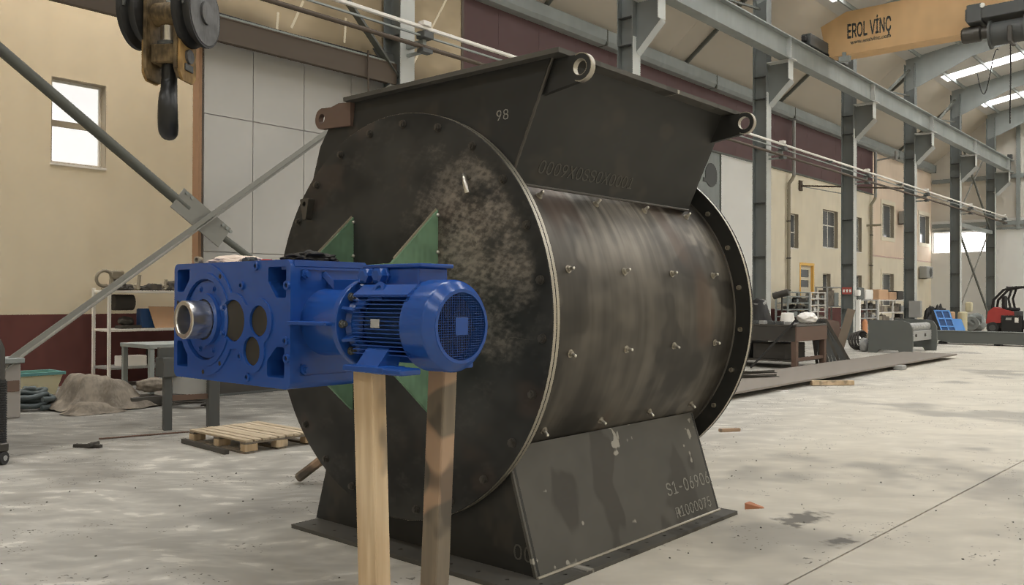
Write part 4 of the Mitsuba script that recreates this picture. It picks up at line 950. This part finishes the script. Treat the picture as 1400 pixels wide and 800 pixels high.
add('shade_roll', cyl((-15.2, 6.9, 1.45), (-15.2, 7.25, 1.45), .14, 24), 'm_grimy', smooth=40, label='dark roll standing in for wall shade under the top shelf of the white rack', cat='roll')  # dark cylinder added in place of the shaded wall under the shelf
add('cardboard_sheet', trimesh.convex.convex_hull(np.array([(RX1 - .02, 7.55, .995), (RX1 - .02, 8.10, .995), (RX1 - .14, 8.06, 1.37), (RX1 - .14, 7.48, 1.38), (RX1 - .035, 7.55, .995), (RX1 - .035, 8.10, .995), (RX1 - .155, 8.06, 1.37), (RX1 - .155, 7.48, 1.38)])), 'm_cardboard', label='tan cardboard sheet leaning on the middle shelf of the white rack', cat='cardboard')
add('tool_case', bx(RX1 - .34, RX1 - .17, 7.35, 7.75, .99, 1.34, .02), 'm_bluedark', label='dark blue case behind the cardboard sheet on the white rack', cat='case')
add('steel_offcut', cat(bx(RX1 - .3, RX1 - .05, 6.95, 7.32, .99, 1.05, .01), lump((RX1 - .2, 7.1, 1.12), (.10, .14, .08), 5, .5, 2)), 'm_bolt', smooth=40, label='small grey offcuts on the middle shelf of the white rack', cat='offcut')
add('white_carton', bx(RX1 - .3, RX1 - .02, 6.95, 7.4, .34, .52, .008), 'm_white', label='white carton on the lowest shelf of the white rack', cat='carton')
for i in range(7):
    y = 7.5 + .2 * i
    add('wheel_rim', ring((RX1 - .2, y, .50), (.25, 1, 0), .09, .15, .06, 20), 'm_grimy', smooth=40, label='dark ring-shaped part on the lowest shelf of the white rack', cat='ring', group='dark rings on the lowest rack shelf')
# workbench behind and steel stand in front
k = thing('workbench', 'low grey steel workbench behind the burlap heap', 'workbench')
B0 = (-13.0, -12.08, 6.02, 6.9)
add('bench_top', bx(B0[0], B0[1], B0[2], B0[3], .80, .86, .004), 'm_steelgrey', parent=k)
for x in (B0[0] + .05, B0[1] - .05):
    for y in (B0[2] + .05, B0[3] - .05): add('leg', bx(x - .035, x + .035, y - .035, y + .035, 0, .80, .004), 'm_steelgrey', parent=k)
add('lower_rail', bx(B0[1] - .07, B0[1] - .03, B0[2], B0[3], .33, .38), 'm_steelgrey', parent=k)
k = thing('steel_stand', 'dark steel trestle stand with a rusty cross bar, behind the gear unit', 'stand')
sa, sb_ = np.array((-9.66, 5.03)), np.array((-9.50, 5.52))
dv = (sb_ - sa) / np.linalg.norm(sb_ - sa)
for p, w in ((sa, .055), (sb_, .075)):
    add('leg', bar((p[0], p[1], 0), (p[0], p[1], .93), w * 2, w * 1.7, up=(dv[0], dv[1], 0), b=.006), 'm_steeldark', parent=k)
q = sa + dv * .55
add('cross_bar', bar((sa[0], sa[1], .37), (sb_[0], sb_[1], .37), .06, .06), 'm_rust', parent=k)
add('head_plate', bar((sa[0] - dv[0] * .1, sa[1] - dv[1] * .1, .90), (sb_[0] + dv[0] * .4, sb_[1] + dv[1] * .4, .90), .14, .12), 'm_steeldark', parent=k)
add('bracket', bx(sa[0] - .1, sa[0] + .1, sa[1] - .1, sa[1] + .1, .62, .85, .01), 'm_steeldark', parent=k)
add('sheet_metal', trimesh.convex.convex_hull(np.array([(*(sa + dv * .06), .42), (*(sa + dv * .44), .38), (*(sa + dv * .44), .88), (*(sa + dv * .06), .88), (*(sa + dv * .06 + (-.012, .004)), .42), (*(sa + dv * .44 + (-.012, .004)), .38), (*(sa + dv * .44 + (-.012, .004)), .88), (*(sa + dv * .06 + (-.012, .004)), .88)])), 'm_greylight', label='pale scuffed sheet standing on the cross bar of the dark stand', cat='sheet')
# pallet
k = thing('wooden_pallet', 'worn wooden pallet on the floor behind the gear unit', 'pallet')
PX0, PX1, PY0, PY1 = -8.69, -7.60, 4.77, 5.62
nb_ = 9
for i in range(nb_):
    y0 = PY0 + i * (PY1 - PY0) / nb_
    add('deck_board', bx(PX0, PX1, y0 + .006, y0 + (PY1 - PY0) / nb_ - .009, .112 + .002 * (i % 2), .134 + .002 * (i % 3), .003), 'm_pallet', parent=k)
for x in (PX0, (PX0 + PX1) / 2 - .05, PX1 - .1):
    add('stringer_board', bx(x, x + .1, PY0, PY1, .092, .112, .002), 'm_woodgrey', parent=k)
    for y in (PY0, (PY0 + PY1) / 2 - .07, PY1 - .14): add('block', bx(x, x + .1, y, y + .14, .02, .092, .004), 'm_wood', parent=k)
for y in (PY0, (PY0 + PY1) / 2 - .05, PY1 - .1): add('bottom_board', bx(PX0, PX1, y, y + .1, 0, .02, .002), 'm_woodgrey', parent=k)
add('square_tube', cat(bar((-8.68, 4.70, .024), (-7.72, 4.64, .024), .045, .045), bar((-7.7201, 4.64, .024), (-7.7195, 4.64, .024), .032, .032)), 'm_bolt', label='dark square steel tube lying along the front of the pallet', cat='tube')
# leaning timber behind the machine
add('timber_offcut', bar((-6.10, 4.32, .04), (-5.62, 4.72, .52), .11, .08, b=.02), 'm_woodgrey', label='short rounded timber leaning behind the machine by the pallet', cat='timber')
add('iron_strip', bar((-9.55, 4.2, .01), (-9.3, 5.1, .01), .03, .012), 'm_rust', label='thin rusty strip lying on the floor by the dark stand', cat='strip')
k = add('scrap_piece', cat(bar((-9.25, 3.82, .02), (-9.0, 3.98, .02), .05, .03), bar((-9.14, 3.98, .03), (-9.02, 3.86, .04), .04, .03), bar((-9.22, 3.98, .02), (-9.16, 4.02, .03), .06, .03)), 'm_grimy', label='small dark scrap pieces on the floor at the left', cat='scrap')
# welding cart at the left edge
k = thing('welding_cart', 'dark cart with a corrugated hose and a castor, at the left edge', 'cart')
cx_, cy_ = -8.775, 3.0
add('frame', sweep([(cx_ - .05, cy_ - .05, .12), (cx_ - .05, cy_ - .05, 1.1), (cx_ - .1, cy_ - .12, 1.25), (cx_ - .25, cy_ - .3, 1.28)], .03, 10), 'm_bolt', smooth=40, parent=k)
hp_ = []
for i in range(120): hp_.append((cx_ - .02 - .012 * math.sin(i * .05), cy_ - .02, .22 + .0055 * i))
add('corrugated_hose', cat(*[ring((cx_ - .06, cy_ - .03, .2 + .022 * i), (0, 0, 1), .045, .068, .012, 18) for i in range(26)], cyl((cx_ - .06, cy_ - .03, .2), (cx_ - .06, cy_ - .03, .78), .058, 16)), 'm_rubber', smooth=40, parent=k)
add('bottle', lathe([(0, 0), (.09, 0), (.09, .4), (.05, .5), (.03, .52), (0, .52)], (cx_ - .10, cy_ - .06, .66), (0, 0, 1), 24), 'm_grimy', smooth=40, parent=k)
add('chassis', bx(cx_ - .35, cx_ + .03, cy_ - .3, cy_ + .03, .12, .2, .01), 'm_bolt', parent=k)
w_ = add('castor', cyl((cx_ - .02, cy_ - .03, .062), (cx_ + .02, cy_ - .0, .062), .06, 24), 'm_rubber', smooth=30, parent=k)
add('hub', cyl((cx_ + .018, cy_ - .001, .062), (cx_ + .024, cy_ + .003, .062), .025, 16), 'm_greylight', smooth=30, parent=w_)

# small bits on the floor
for nm, m, mt, lb, ct in (
    ('brick_wedge', trimesh.convex.convex_hull(np.array([(-2.9, 5.98, 0), (-2.9, 6.06, 0), (-2.90, 5.98, .045), (-2.9, 6.06, .045), (-2.83, 6.14, 0), (-2.80, 6.10, 0)])), 'm_brick', 'reddish wedge of wood on the floor right of the machine foot', 'wedge'),
    ('wood_offcut', bar((-4.80, 9.25, .02), (-4.66, 9.46, .02), .06, .035), 'm_woodgrey', 'small wooden offcut on the floor beside the machine drum', 'offcut'),
    ('wood_offcut', bar((-6.15, 15.3, .05), (-5.62, 15.9, .05), .10, .08), 'm_wood', 'wooden packing block under the near part of the long steel plate', 'block'),
    ('wood_offcut', bx(-6.2, -6.0, 20.0, 20.3, 0, .10, .01), 'm_greylight', 'pale packing block under the far part of the long steel plate', 'block'),
    ('paper_scrap', bx(-6.35, -6.1, 14.0, 14.25, .001, .004), 'm_white', 'white paper scrap on the floor beside the long steel plate', 'paper')):
    add(nm, m, mt, label=lb, cat=ct)
rg = random.Random(11)
deb = []
for i in range(260):
    x, y = rg.uniform(-7.5, .2), rg.uniform(1.8, 9.); s = rg.uniform(.003, .009)
    if -5.2 < x < -2.7 and 3.2 < y < 6.1: continue
    deb.append(trimesh.creation.icosphere(0, s).apply_transform(trimesh.transformations.scale_matrix(.6, direction=(0, 0, 1))).apply_translation((x, y, s * .35)))
add('grit', cat(*deb), 'm_grimy', label='dark grit scattered over the concrete floor', cat='grit', kind='stuff')

# ------------------------------------------------------------------ right side of the hall
k = add('steel_plate', bx(-7.5, -6.15, 12.0, 25.1, .085, .125, .004), 'm_plateflat', label='long flat steel plate lying on packing blocks on the floor', cat='steel plate')
for i, y in enumerate((13.2, 17.6, 23.8)): add('packing_block', bx(-7.3, -6.5, y, y + .12, 0, .085, .004), 'm_woodgrey', label=['packing batten under the near end of the long steel plate', 'packing batten under the middle of the long steel plate', 'packing batten under the far end of the long steel plate'][i], cat='batten')
for i, (x, y, l) in enumerate(((-7.55, 15.2, .9), (-7.15, 14.5, .8))):
    add('angle_offcut', cat(bar((x, y, .15), (x + .35, y + l, .15), .012, .05), bar((x + .02, y, .19), (x + .37, y + l, .13), .1, .012)), 'm_bolt', label=['dark angle iron offcut lying on the near end of the steel plate', 'second dark angle iron offcut on the near end of the steel plate'][i], cat='angle iron')
# bench with clutter
k = thing('steel_workbench', 'heavy dark steel workbench with a rusty end, right of the machine', 'workbench')
BX0, BX1, BY0, BY1 = -10.6, -7.74, 18.45, 20.2
add('bench_top', bx(BX0, BX1, BY0, BY1, .94, .985, .006), 'm_bolt', parent=k)
add('front_apron', bx(BX0, BX1 - .03, BY0, BY0 + .03, .62, .94), 'm_grimy', parent=k)
add('end_apron', bx(BX1 - .03, BX1, BY0, BY1, .62, .94), 'm_rust', parent=k)
for x in (BX0 + .1, BX1 - .07):
    for y in (BY0 + .07, BY1 - .07): add('leg', bx(x - .06, x + .06, y - .06, y + .06, 0, .62, .006), 'm_rust' if x > -9 else 'm_bolt', parent=k)
add('lower_shelf', bx(BX0, BX1 - .08, BY0 + .1, BY1 - .1, .16, .2), 'm_bolt', parent=k)
add('stretcher', bx(BX1 - .1, BX1 - .04, BY0, BY1, .18, .25), 'm_rust', parent=k)
add('tool_bin', bx(-10.2, -9.0, BY0 + .15, BY1 - .4, .2, .58, .01), 'm_black', label='black box on the lower shelf of the dark workbench', cat='box')
add('steel_box', bx(-8.85, -8.1, BY0 + .2, BY1 - .4, .2, .55, .01), 'm_grimy', label='dark grey box on the lower shelf at the rusty end of the workbench', cat='box')
v = trimesh.convex.convex_hull(np.array([(-9.15, 18.9, .99), (-8.66, 18.9, .99), (-8.66, 19.3, .99), (-9.15, 19.3, .99), (-9.05, 18.95, 1.50), (-8.80, 18.95, 1.52), (-8.80, 19.2, 1.52), (-9.05, 19.2, 1.5), (-8.92, 19.0, 1.57)]))
add('welding_hood', v, 'm_black', smooth=60, label='black welding hood standing on the dark workbench', cat='hood')
add('hood_rim', ring((-8.92, 19.1, 1.44), (.1, -.35, 1), .13, .16, .06, 24), 'm_greylight', smooth=40, label='pale ring on top of the black welding hood', cat='ring')
add('bucket', lathe([(0, 0), (.17, 0), (.135, .25), (.125, .26), (0, .26)], (-8.12, 18.85, .986), (0, 0, 1), 28), 'm_white', smooth=30, label='white upturned bucket on the dark workbench', cat='bucket')
k = add('paper_bag', lump((-7.95, 19.55, 1.12), (.22, .24, .13), 8, .25, 3), 'm_white', smooth=True, label='crumpled white bag beside the upturned bucket on the workbench', cat='bag')
rg = random.Random(5)
for i in range(9):
    x = BX1 - .25 - .2 * i; m = cat(bx(x - .07, x + .06, 18.55, 18.7, .986, 1.0 + rg.uniform(.02, .07), .004), cyl((x - .05, 18.7, 1.0), (x + .1, 18.9, 1.01), .015, 8))
    add('hand_tool', m, 'm_steeldark' if i % 3 else 'm_greylight', label='small hand tool or offcut lying along the front of the dark workbench', cat='tool', group='hand tools on the dark workbench')
# leaning flat bars
for i in range(10):
    t = i / 9.
    p0 = (-7.86 + .05 * t, 20.34 + .42 * t, .012); p1 = (-8.18 + .1 * t, 19.95 + .33 * t, 1.1)
    p0 = (-7.95 + .52 * t, 20.15 + .75 * t, .012); p1 = (-8.14 + .34 * t, 20.22 + .04 * t, 1.10 - .03 * t)
    add('flat_bar', bar(p0, p1, .012, .07, up=(.6, .6, .1)), 'm_steeldark' if i % 3 else 'm_bolt', label='long dark flat bar in the bundle leaning on the rusty end of the workbench', cat='bar', group='flat bars leaning on the workbench')
add('angle_bar', bar((-8.6, 18.0, .03), (-7.75, 18.40, 1.08), .10, .04), 'm_black', label='single dark bar leaning across the front of the workbench', cat='bar')
k = add('desk_fan', cat(cyl((-8.75, 20.0, .985), (-8.75, 20.0, 1.65), .02, 10), cyl((-8.95, 19.95, 1.62), (-8.6, 20.02, 1.72), .08, 16)), 'm_grimy', smooth=40, label='dark lamp on a thin stand at the back of the workbench', cat='lamp')

# hoses, plank and rusty plate by the third column
for i, (x, y) in enumerate(((-9.35, 26.75), (-9.05, 27.2))):
    add('hose_coil', cat(*[trimesh.creation.torus(.24 + .012 * j, .035, 36, 8).apply_transform(trimesh.transformations.euler_matrix(math.radians(78), .1 * j, .9 + .12 * j)).apply_translation((x + .05 * j, y + .05 * j, .285 + .01 * j)) for j in range(4)]), 'm_pipe' if i else 'm_grimy', smooth=True, label=['upright coil of dark hose at the foot of the leaning plank', 'upright coil of brown hose beside the grey roller machine'][i], cat='hose')
add('white_sack', lump((-9.0, 26.45, .2), (.15, .2, .21), 12, .25, 3), 'm_greylight', smooth=True, label='pale sack between the hose coils and the grey roller machine', cat='sack')
add('plank', bar((-9.83, 26.62, .0), (-9.68, 27.25, 1.24), .24, .05, up=(.3, -1, 0)), 'm_plank', label='brown plank leaning upright behind the dark hose coil', cat='plank')
add('rusty_sheet', trimesh.convex.convex_hull(np.array([(-10.35, 26.9, .0), (-9.95, 27.2, .0), (-10.15, 27.5, .85), (-10.5, 27.2, .95), (-10.33, 26.88, .0), (-9.93, 27.18, .0)])), 'm_rust', label='rusty steel sheet leaning left of the brown plank', cat='sheet')
# roller machine
k = thing('roller_machine', 'grey steel roller machine with two side plates, on the floor', 'machine')
sp = Polygon([(-8.78, 0.0), (-8.55, 0), (-8.5, .09), (-7.95, .09), (-7.9, 0), (-7.58, 0), (-7.55, .25), (-7.56, .74), (-7.66, .90), (-7.85, .945), (-8.78, .96)])
for y in (26.1, 28.5): add('side_plate', prism(sp, 'xz', y, y + .08), 'm_greymachine', parent=k)
add('apron_plate', bx(-7.78, -7.70, 26.18, 28.5, .34, .64, .01), 'm_greylight', parent=k)
for i in range(9):
    y = 26.22 + .255 * i; add('roller_rib', cyl((-7.84, y, .74), (-7.84, y + .22, .74), .125, 20), 'm_greylight', smooth=40, parent=k)
add('back_plate', bx(-8.75, -8.68, 26.18, 28.5, .1, .9, .01), 'm_greymachine', parent=k)
for y in (26.9, 27.8): add('bolt', cyl((-7.70, y, .5), (-7.67, y, .5), .045, 12), 'm_bolt', parent=k)
# long dark steel channel
k = thing('steel_channel', 'very long dark grey steel channel on short legs, far right', 'channel')
cp = [(32.9, .10), (32.9, .47), (32.93, .47), (32.93, .14), (33.6, .14), (33.6, .47), (33.63, .47), (33.63, .10)]
m = prism([(-8.98, .2), (-8.98, .46), (-2.5, .46), (-2.5, .05), (-8.3, .05)], 'xz', 32.9, 32.94); add('front_web', m, 'm_greymachine', parent=k)
add('back_web', bx(-8.9, -2.5, 33.6, 33.64, .1, .46), 'm_greymachine', parent=k)
add('upper_flange', bx(-8.98, -2.5, 32.86, 33.0, .46, .485), 'm_steelgrey', parent=k)
add('floor_plate', bx(-8.9, -2.5, 32.94, 33.6, .3, .34), 'm_greymachine', parent=k)
for x in (-8.6, -6.85, -4.0): add('leg', bx(x - .08, x + .08, 32.95, 33.5, 0, .1), 'm_black', parent=k)
# blue frames
def lean(pts, t, p0, ux, uz):
    m = prism(pts, 'xz', 0, t); A = np.eye(4); A[:3, 0] = ux; A[:3, 2] = uz; A[:3, 1] = np.cross(uz, ux); A[:3, 3] = p0; m.apply_transform(A); return m
uz = np.array((-.50, .35, 1.0)); uz /= np.linalg.norm(uz); ux = np.array((1., 0, .5)); ux /= np.linalg.norm(ux)
g = sbox(0, 0, .62, 1.22)
for i in range(3):
    for j in range(2): g = g.difference(sbox(.06 + .27 * j, .08 + .38 * i, .29 + .27 * j, .40 + .38 * i))
ux = np.array((.95, .2, 0)); ux /= np.linalg.norm(ux); uz = np.array((-.42, .30, 1.)); uz -= ux * 0; uz /= np.linalg.norm(uz)
k = add('blue_shutter', lean(g, .05, (-10.52, 40.6, .02), ux, uz), 'm_bluelight', label='light blue shutter with six openings leaning by the far column', cat='frame')
add('mesh_panel', lean(sbox(.05, .06, .57, 1.18), .012, (-10.52, 40.65, .02), ux, uz), 'm_bluedark', parent=k)
add('blue_board', lean(sbox(0, 0, .52, .80), .05, (-10.15, 40.9, .02), ux, uz), 'm_bluelight', label='plain light blue board leaning right of the blue shutter', cat='panel')
add('scrap_heap', cloth_heap((-11.2, 42.2, 0), .58, .9, 1.35, 17, 50, [(0, -.1, .6, 1.1), (.3, .3, .6, .7), (-.4, -.3, .6, .8)]), 'm_black', smooth=True, label='black tarpaulin heap left of the blue shutter', cat='tarpaulin')
for i, (x, y, z, r, mt) in enumerate(((-11.4, 43.4, 0, .2, 'm_white'), (-11.0, 43.8, 0, .18, 'm_cardboard'), (-10.6, 44.2, 0, .2, 'm_plastic_cream'))):
    add('drum', lathe([(0, 0), (r, 0), (r, .95), (r * .8, 1.0), (0, 1.0)], (x, y, z), (0, 0, 1), 20), mt, smooth=30, label=['white drum behind the black tarpaulin heap', 'tan drum behind the blue shutter', 'cream drum behind the plain blue board'][i], cat='drum')
k = add('casting', cat(lump((-11.05, 48.2, .4), (.55, .7, .48), 21, .3, 3, 1.6), cyl((-11.3, 48.0, .6), (-10.6, 48.0, .6), .22, 20), ring((-11.0, 47.5, .38), (0, 1, 0), .18, .34, .1, 24)), 'm_steelgrey', smooth=40, label='grey cast machine part on the floor by the last column', cat='casting')
add('jerrycan', bx(-11.4, -11.1, 48.0, 48.3, .95, 1.45, .05), 'm_plastic_cream', label='pale canister on top of the grey casting', cat='canister')
# forklift
k = thing('forklift', 'red and black forklift truck at the far right of the hall', 'forklift')
fx, fy = -9.9, 45.3
body = trimesh.convex.convex_hull(np.array([(fx + .02, fy, .45), (fx + .12, fy, 1.02), (fx + .35, fy, 1.22), (fx + 1.15, fy, 1.02), (fx + 1.2, fy, .5), (fx + .02, fy + 1.1, .45), (fx + .12, fy + 1.1, 1.02), (fx + .35, fy + 1.1, 1.22), (fx + 1.15, fy + 1.1, 1.02), (fx + 1.2, fy + 1.1, .5)]))
add('counterweight', body, 'm_red', parent=k)
add('chassis', bx(fx + .3, fx + 2.3, fy + .02, fy + 1.1, .22, .62, .03), 'm_black', parent=k)
add('battery_box', bx(fx + .68, fx + 1.52, fy - .12, fy + .3, .06, .84, .03), 'm_black', parent=k)
add('label_plate', bx(fx + .88, fx + 1.12, fy - .127, fy - .119, .62, .74), 'm_greylight', parent=k)
add('label_plate', bx(fx + 1.24, fx + 1.40, fy - .127, fy - .119, .52, .74), 'm_white', parent=k)
for x, r in ((fx + .32, .26), (fx + 2.0, .34)):
    for y in (fy - .06, fy + .95):
        w_ = add('wheel', lathe([(0, 0), (r * .95, 0), (r, .03), (r, .19), (r * .95, .22), (0, .22)], (x, y, r), (0, 1, 0), 32), 'm_rubber', smooth=30, parent=k)
        add('rim', cyl((x, y - .005, r), (x, y, r), r * .55, 20), 'm_steeldark', parent=w_)
for y in (fy + .08, fy + 1.02):
    add('guard_pillar', sweep([(fx + .28, y, 1.15), (fx + .34, y, 1.55), (fx + .75, y, 2.02), (fx + 1.25, y, 2.14), (fx + 2.05, y, 2.16), (fx + 2.2, y, 1.2)], .055, 8), 'm_black', smooth=50, parent=k)
    add('guard_pillar', sweep([(fx + 1.05, y, 1.1), (fx + .95, y, 1.6), (fx + 1.1, y, 2.1)], .05, 8), 'm_black', smooth=50, parent=k)
for i in range(6): add('roof_bar', bx(fx + .85 + .22 * i, fx + .92 + .22 * i, fy + .08, fy + 1.02, 2.12, 2.18), 'm_black', parent=k)
add('seat', cat(bx(fx + .75, fx + 1.3, fy + .3, fy + .85, 1.05, 1.2, .04), bx(fx + .62, fx + .76, fy + .3, fy + .85, 1.15, 1.75, .05)), 'm_rubber', parent=k)
add('seat_box', bx(fx + .6, fx + 1.4, fy + .2, fy + .95, .6, 1.05, .03), 'm_steeldark', parent=k)
add('steering_wheel', trimesh.creation.torus(.17, .02, 24, 8).apply_transform(trimesh.transformations.rotation_matrix(-.9, (0, 1, 0))).apply_translation((fx + 1.65, fy + .55, 1.4)), 'm_black', smooth=True, parent=k)
add('dashboard', bx(fx + 1.7, fx + 2.1, fy + .1, fy + 1.0, .6, 1.25, .04), 'm_steeldark', parent=k)
for y in (fy + .3, fy + .75): add('mast_rail', bx(fx + 2.3, fx + 2.42, y - .05, y + .05, .05, 2.1), 'm_steeldark', parent=k)

# racks along the office wall
def rack(name, label, x, y0, y1, zs, cols, mat, depth=.5, top=None):
    k = thing(name, label, 'shelf'); zt = top or zs[-1]
    for y in [y0 + (y1 - y0) * i / cols for i in range(cols + 1)]:
        for xx in (x, x - depth): add('post', bx(xx - .03, xx + .03, y - .03, y + .03, 0, zt), mat, parent=k)
    for z in zs: add('shelf', bx(x - depth, x + .03, y0, y1, z - .05, z), mat, parent=k)
    return k
rg = random.Random(21)
def fill(x, y0, y1, zs, n, hmax, label, cat_, group, mats, depth=.4):
    for z in zs:
        y = y0 + .06
        while y < y1 - .12:
            w = rg.uniform(.12, .38) * n; h = rg.uniform(.35, .95) * hmax
            if y + w > y1: break
            if rg.random() < .75:
                m = bx(x - rg.uniform(.2, depth), x - .03, y, y + w * .92, z + .001, z + h, .02)
            else:
                m = lump((x - .22, y + w * .45, z + h * .45), (.16, w * .42, h * .5), rg.randrange(99), .4, 1); m.vertices[:, 2] = np.maximum(m.vertices[:, 2], z + .001)
            add(cat_.replace(' ', '_'), m, rg.choice(mats), label=label, cat=cat_, group=group); y += w
rack('tool_rack', 'dark shelf rack of five shelves under the yellow office door', -14.5, 33.7, 35.8, [.15, .55, .87, 1.15, 1.42, 1.68, 1.86], 1, 'm_steelgrey')
fill(-14.5, 33.7, 35.8, [.55, .87, 1.15, 1.42], 1.2, .22, 'dark parts box on the dark shelf rack under the yellow door', 'parts box', 'boxes on the dark rack', ['m_grimy', 'm_bolt', 'm_black', 'm_steelgrey'])
rack('bin_rack', 'white rack of small bins right of the dark shelf rack', -14.45, 35.9, 37.5, [.2, .5, .78, 1.05, 1.32, 1.6, 1.86], 2, 'm_windowframe')
fill(-14.45, 35.9, 37.5, [.5, .78, 1.05, 1.32, 1.6], .9, .2, 'small grey bin on the white rack right of the dark shelf rack', 'bin', 'bins on the white rack', ['m_greylight', 'm_white', 'm_grimy', 'm_burlap', 'm_steelgrey'])
rack('open_shelf', 'tall grey open shelf between the white bin rack and the third column', -14.4, 37.6, 39.4, [.3, 1.25, 2.1], 1, 'm_greylight')
for y, w, h, mt in ((37.75, .8, .7, 'm_burlap'), (38.6, .5, .6, 'm_steelgrey')): add('carton', bx(-14.85, -14.45, y, y + w, 1.251, 1.25 + h, .02), mt, label='brown carton on the upper board of the grey open shelf' if w > .6 else 'grey carton on the upper board of the grey open shelf', cat='carton')
rack('parts_rack', 'grey parts rack behind the third column', -12.75, 36.5, 38.9, [.3, .78, 1.15, 1.55], 2, 'm_greylight')
fill(-12.75, 36.5, 38.9, [.3, .78, 1.15], 1.2, .3, 'rusty or grey machine part on the grey parts rack behind the third column', 'spare part', 'parts on the grey parts rack', ['m_grimy', 'm_burlap', 'm_bolt', 'm_greylight', 'm_rust'])
rack('frame_rack', 'white framed rack behind the grey roller machine', -12.7, 39.0, 42.9, [.5, 1.0, 1.55], 2, 'm_windowframe')
fill(-12.7, 39.0, 42.9, [.5, 1.0], 1.7, .42, 'machine part on the white framed rack behind the roller machine', 'spare part', 'parts on the white framed rack', ['m_grimy', 'm_burlap', 'm_bolt', 'm_greylight', 'm_pipe'])
for y, w, h, mt in ((36.7, .7, .5, 'm_greymachine'), (37.6, .9, .42, 'm_white'), (39.3, 1.2, .45, 'm_cardboard'), (40.7, 1.0, .35, 'm_cardboard'), (41.8, .9, .4, 'm_grimy')):
    add('carton', bx(-13.15, -12.75, y, y + w, 1.551, 1.55 + h, .03), mt, label={36.7: 'dark grey carton on top of the grey parts rack', 37.6: 'white carton on top of the grey parts rack', 39.3: 'tan carton on top of the white framed rack, left one', 40.7: 'tan carton on top of the white framed rack, second from the left', 41.8: 'dark carton at the right end of the top of the white framed rack'}[y], cat='carton')
add('gas_cylinder', lathe([(0, 0), (.10, 0), (.10, .66), (.05, .78), (0, .79)], (-11.72, 34.45, 0), (0, 0, 1), 20), 'm_orange', smooth=30, label='orange gas cylinder beside the third column', cat='cylinder')
add('white_pipe', bx(-11.86, -11.72, 33.85, 34.0, 0, 1.55), 'm_white', label='white painted guard on the foot of the third column', cat='guard')
add('warning_sign', bx(-12.3, -11.92, 33.60, 33.615, 1.75, 2.02), 'm_signred', label='red sign with white marks on the third column', cat='sign')
for i in range(3): add('white_mark', bx(-12.26 + .12 * i, -12.19 + .12 * i, 33.595, 33.602, 1.83, 1.94), 'm_white', parent='warning_sign')
k = add('switch_box', bx(-12.05, -11.55, 41.05, 41.3, .75, 1.5, .02), 'm_greylight', label='grey-green switch cabinet on the fourth column', cat='cabinet')
add('socket_box', bx(-11.86, -11.7, 33.7, 33.95, 1.68, 1.92, .02), 'm_white', label='small white socket box on the third column', cat='box')
# services on the office wall
for i, (y, z0, z1) in enumerate(((36.3, 0.1, 9.3), (46.75, 0.1, 9.3), (24.9, 6.0, 9.3))):
    if i == 2: continue
    k = thing('downpipe', ['brown downpipe left of the yellow office door', 'brown downpipe where cream and peach plaster meet'][i], 'pipe')
    add('upper_length', cyl((X_WALL + .28, y + .15, 6.9), (X_WALL + .28, y + .15, z1), .075, 14), 'm_greylight', smooth=40, parent=k)
    add('bend', sweep([(X_WALL + .28, y + .15, 6.9), (X_WALL + .22, y + .1, 6.75), (X_WALL + .12, y, 6.55), (X_WALL + .12, y, 6.4)], .075, 12), 'm_pipe', smooth=40, parent=k)
    add('lower_length', cyl((X_WALL + .12, y, z0), (X_WALL + .12, y, 6.4), .075, 14), 'm_pipe', smooth=40, parent=k)
    for z in (1.9, 3.3, 4.9): add('clip', ring((X_WALL + .12, y, z), (0, 0, 1), .075, .095, .06, 18), 'm_bolt', parent=k)
for i, (y, z, dy) in enumerate(((51.4, 5.85, 1.0), (55.3, 2.85, 1.3))):
    k = thing('air_conditioner', ['white air conditioner box beside the upstairs peach window', 'white air conditioner box low on the far office wall'][i], 'air conditioner')
    add('casing', bx(X_WALL + .06, X_WALL + .5, y, y + dy, z, z + .7, .03), 'm_greylight', parent=k)
    add('fan_grille', ring((X_WALL + .5, y + dy * .6, z + .35), (1, 0, 0), .0, .27, .015, 24), 'm_steeldark', parent=k)
    add('wall_bracket', bx(X_WALL, X_WALL + .5, y + .1, y + .15, z - .06, z), 'm_bolt', parent=k)
k = thing('wall_bracket', 'rusty bracket of two rods from the cream office wall to the conductor rail', 'bracket')
add('rod', cyl((X_WALL + .05, 37.75, 6.62), (XR, 38.3, 6.22), .035, 10), 'm_brownbeam', smooth=40, parent=k)
add('rod', cyl((X_WALL + .05, 37.75, 6.60), (-13.6, 38.6, 6.1), .02, 10), 'm_greylight', smooth=40, parent=k)
add('wall_plate', bx(X_WALL, X_WALL + .08, 37.6, 37.9, 6.4, 6.85, .01), 'm_brownbeam', parent=k)
add('lamp_arm', cat(cyl((X_WALL, 47.9, 9.0), (X_WALL + 1.0, 47.9, 9.1), .05, 10), cyl((X_WALL + 1.0, 47.9, 8.95), (X_WALL + 1.0, 47.9, 9.4), .08, 12)), 'm_greylight', smooth=40, label='grey outlet arm high on the wall by the peach plaster', cat='arm')
add('wall_spout', cyl((X_WALL, 46.4, 5.42), (X_WALL + .7, 46.5, 5.42), .06, 12), 'm_pipe', smooth=40, label='short brown stub pipe on the cream wall beside the downpipe', cat='pipe')
add('arched_window', cat(bx(X_WALL, X_WALL + .03, 28.9, 29.9, 5.9, 6.05), lathe([(0, 0), (.45, 0), (.45, .02), (0, .02)], (X_WALL + .005, 29.5, 6.2), (1, 0, 0), 30)), 'm_steeldark', label='dark round fanlight in the grey wall left of the white panel', cat='vent')
